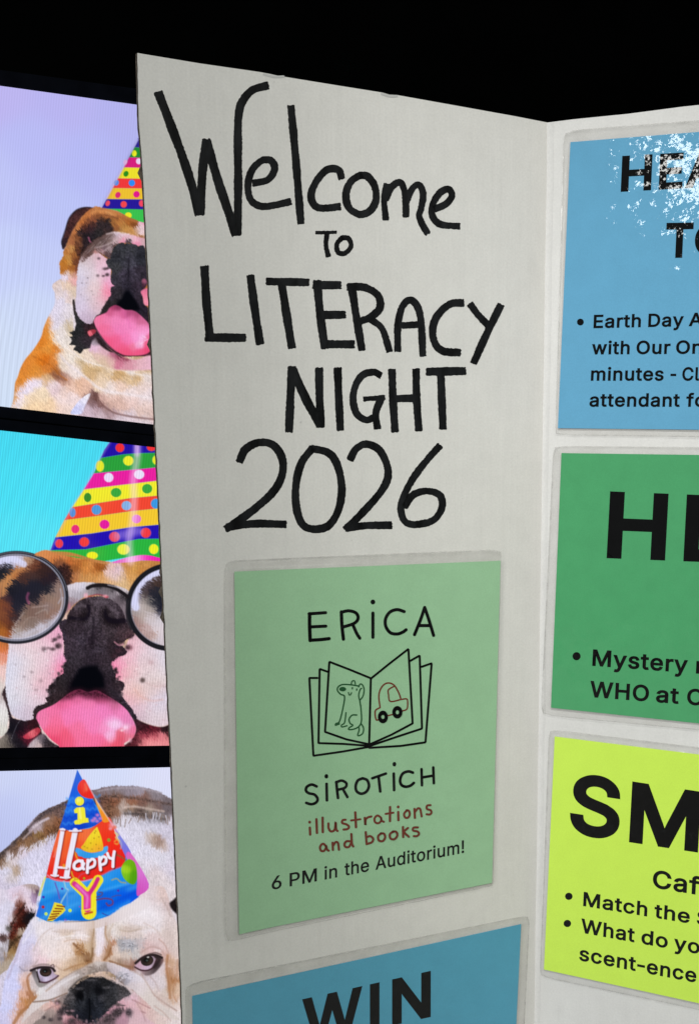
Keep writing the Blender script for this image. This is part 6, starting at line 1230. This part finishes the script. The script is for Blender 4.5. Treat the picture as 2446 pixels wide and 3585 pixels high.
LB = lambda x, y: lift_p(x, y) + .0006
def poly(s): return nums(s)
for i, p in enumerate(['780,410 762,1110', '785,410 560,318 338,232 292,980 520,1060 760,1112', '318,338 235,308 222,1100 480,1108 750,1128', '210,405 125,405 168,1235 480,1190 760,1140', '782,410 980,250 1180,95 1225,890 1000,1010 765,1115', '1200,222 1300,165 1325,945 1050,1035 775,1128', '1322,285 1428,248 1362,1092 1100,1130 765,1150']):
    ribbon(V, F, LEFT, native(f2, poly(p)), 23 * .328, .000006 * i, 'round', False, 0, None, LB)
bk = mesh('book_drawing', V, F, INK, mint, label='open book in thick black line')
V, F = [], []
strokes(V, F, LB, f2, [('645,490 570,478 480,475 432,500 425,540 460,580 500,605 480,740 445,870 410,890 402,910 445,895', 15), ('515,775 500,880 470,905 470,928 525,915', 14), ('630,800 580,802 548,845 560,890 590,910 550,935 545,955 600,950 655,920 680,860 675,740 662,645', 15), ('660,640 650,590 665,530 680,515', 14), ('650,500 665,470 690,478 708,530 695,600 665,640', 14), ('570,472 580,440 605,435 615,470', 13), ('675,890 702,940 690,1000 640,1020 655,960 650,925', 14), ('541,560 548,585 562,585 574,562', 12), ('583,507 582,520', 14), ('630,522 628,535', 14)], 1)
disc(V, F, LEFT, native(f2, [(480, 524)])[0], 37 * .328, 24 * .328, 0, LB)
mesh('dog_drawing', V, F, DKGREEN, mint, label='small sitting dog in green line')
V, F = [], []
strokes(V, F, LB, f2, [('878,720 865,600 885,520 930,468 985,460 1035,490 1080,570 1100,630', 16), ('1030,492 968,530 968,580 988,655 1100,635 1160,628 1172,660 1165,735 1115,757', 15), ('878,720 830,750 826,800 838,852 860,850', 16), ('965,806 1010,795', 15)], 1)
mesh('car_drawing', V, F, BROWN, mint, label='small car in brown line')
V, F = [], []
disc(V, F, LEFT, native(f2, [(908, 820)])[0], 54 * .328, 68 * .328, .00012, LB, 22 * .328)
disc(V, F, LEFT, native(f2, [(1062, 770)])[0], 55 * .328, 67 * .328, .00012, LB, 22 * .328)
mesh('wheel_drawing', V, F, INK, mint, label='pair of black wheel rings')

# ---- blue sheet at the bottom of the left panel
fw = (560, 3050, .8827)
lift_w = lambda x, y: .0005 + .00015 * np.sin(x * .005 + y * .004) + 0 * x
win = sheet('steel blue laminated sheet with large WIN heading, lowest on the left panel', LEFT,
    [(672, 3487), (1822, 3235), (1784, 4030), (690, 4480)], [(648, 3446), (1853, 3202), (1812, 4070), (668, 4535)], srgb('529ab5'), lift_w, .035, .8, grow='down')
def head_win(V, F, L):
    typeset(V, F, LEFT, fw, [('W', 562, 800), ('I', 830, 868), ('N', 918, 1071)], (918, 611), -.222, 183, .0, .046, 0, L)
printed(win, head_win, lift_w, 'large black heading')

# ================================================================ table under the board
tz = TOP_Z - BOARD_H * IN
tb = thing('table', 'plain grey folding table carrying the display board', 'table', (.38, -.34, 0))
def box(name, c, d, m, par, bevel=.004):
    x, y, z = (v / 2 for v in d)
    V = np.array([(sx * x + c[0], sy * y + c[1], sz * z + c[2]) for sz in (-1, 1) for sx, sy in ((-1, -1), (1, -1), (1, 1), (-1, 1))])
    F = [(3, 2, 1, 0), (4, 5, 6, 7)] + [(i, (i + 1) % 4, 4 + (i + 1) % 4, 4 + i) for i in range(4)]
    o = mesh(name, V, F, m, par)
    b = o.modifiers.new('bevel', 'BEVEL'); b.width = bevel; b.segments = 2
    return o
box('tabletop', (.38, -.34, tz - .0205), (1.2, .76, .04), plain('grey_laminate', (.3, .3, .3), .45, .4, .05, 40), tb)
STEEL = plain('dark_steel', (.05, .05, .055), .4)
for sx in (-.55, .55):
    for sy in (-.33, .33): box('leg', (.38 + sx, -.34 + sy, (tz - .0405) / 2), (.03, .03, tz - .0405), STEEL, tb, .003)
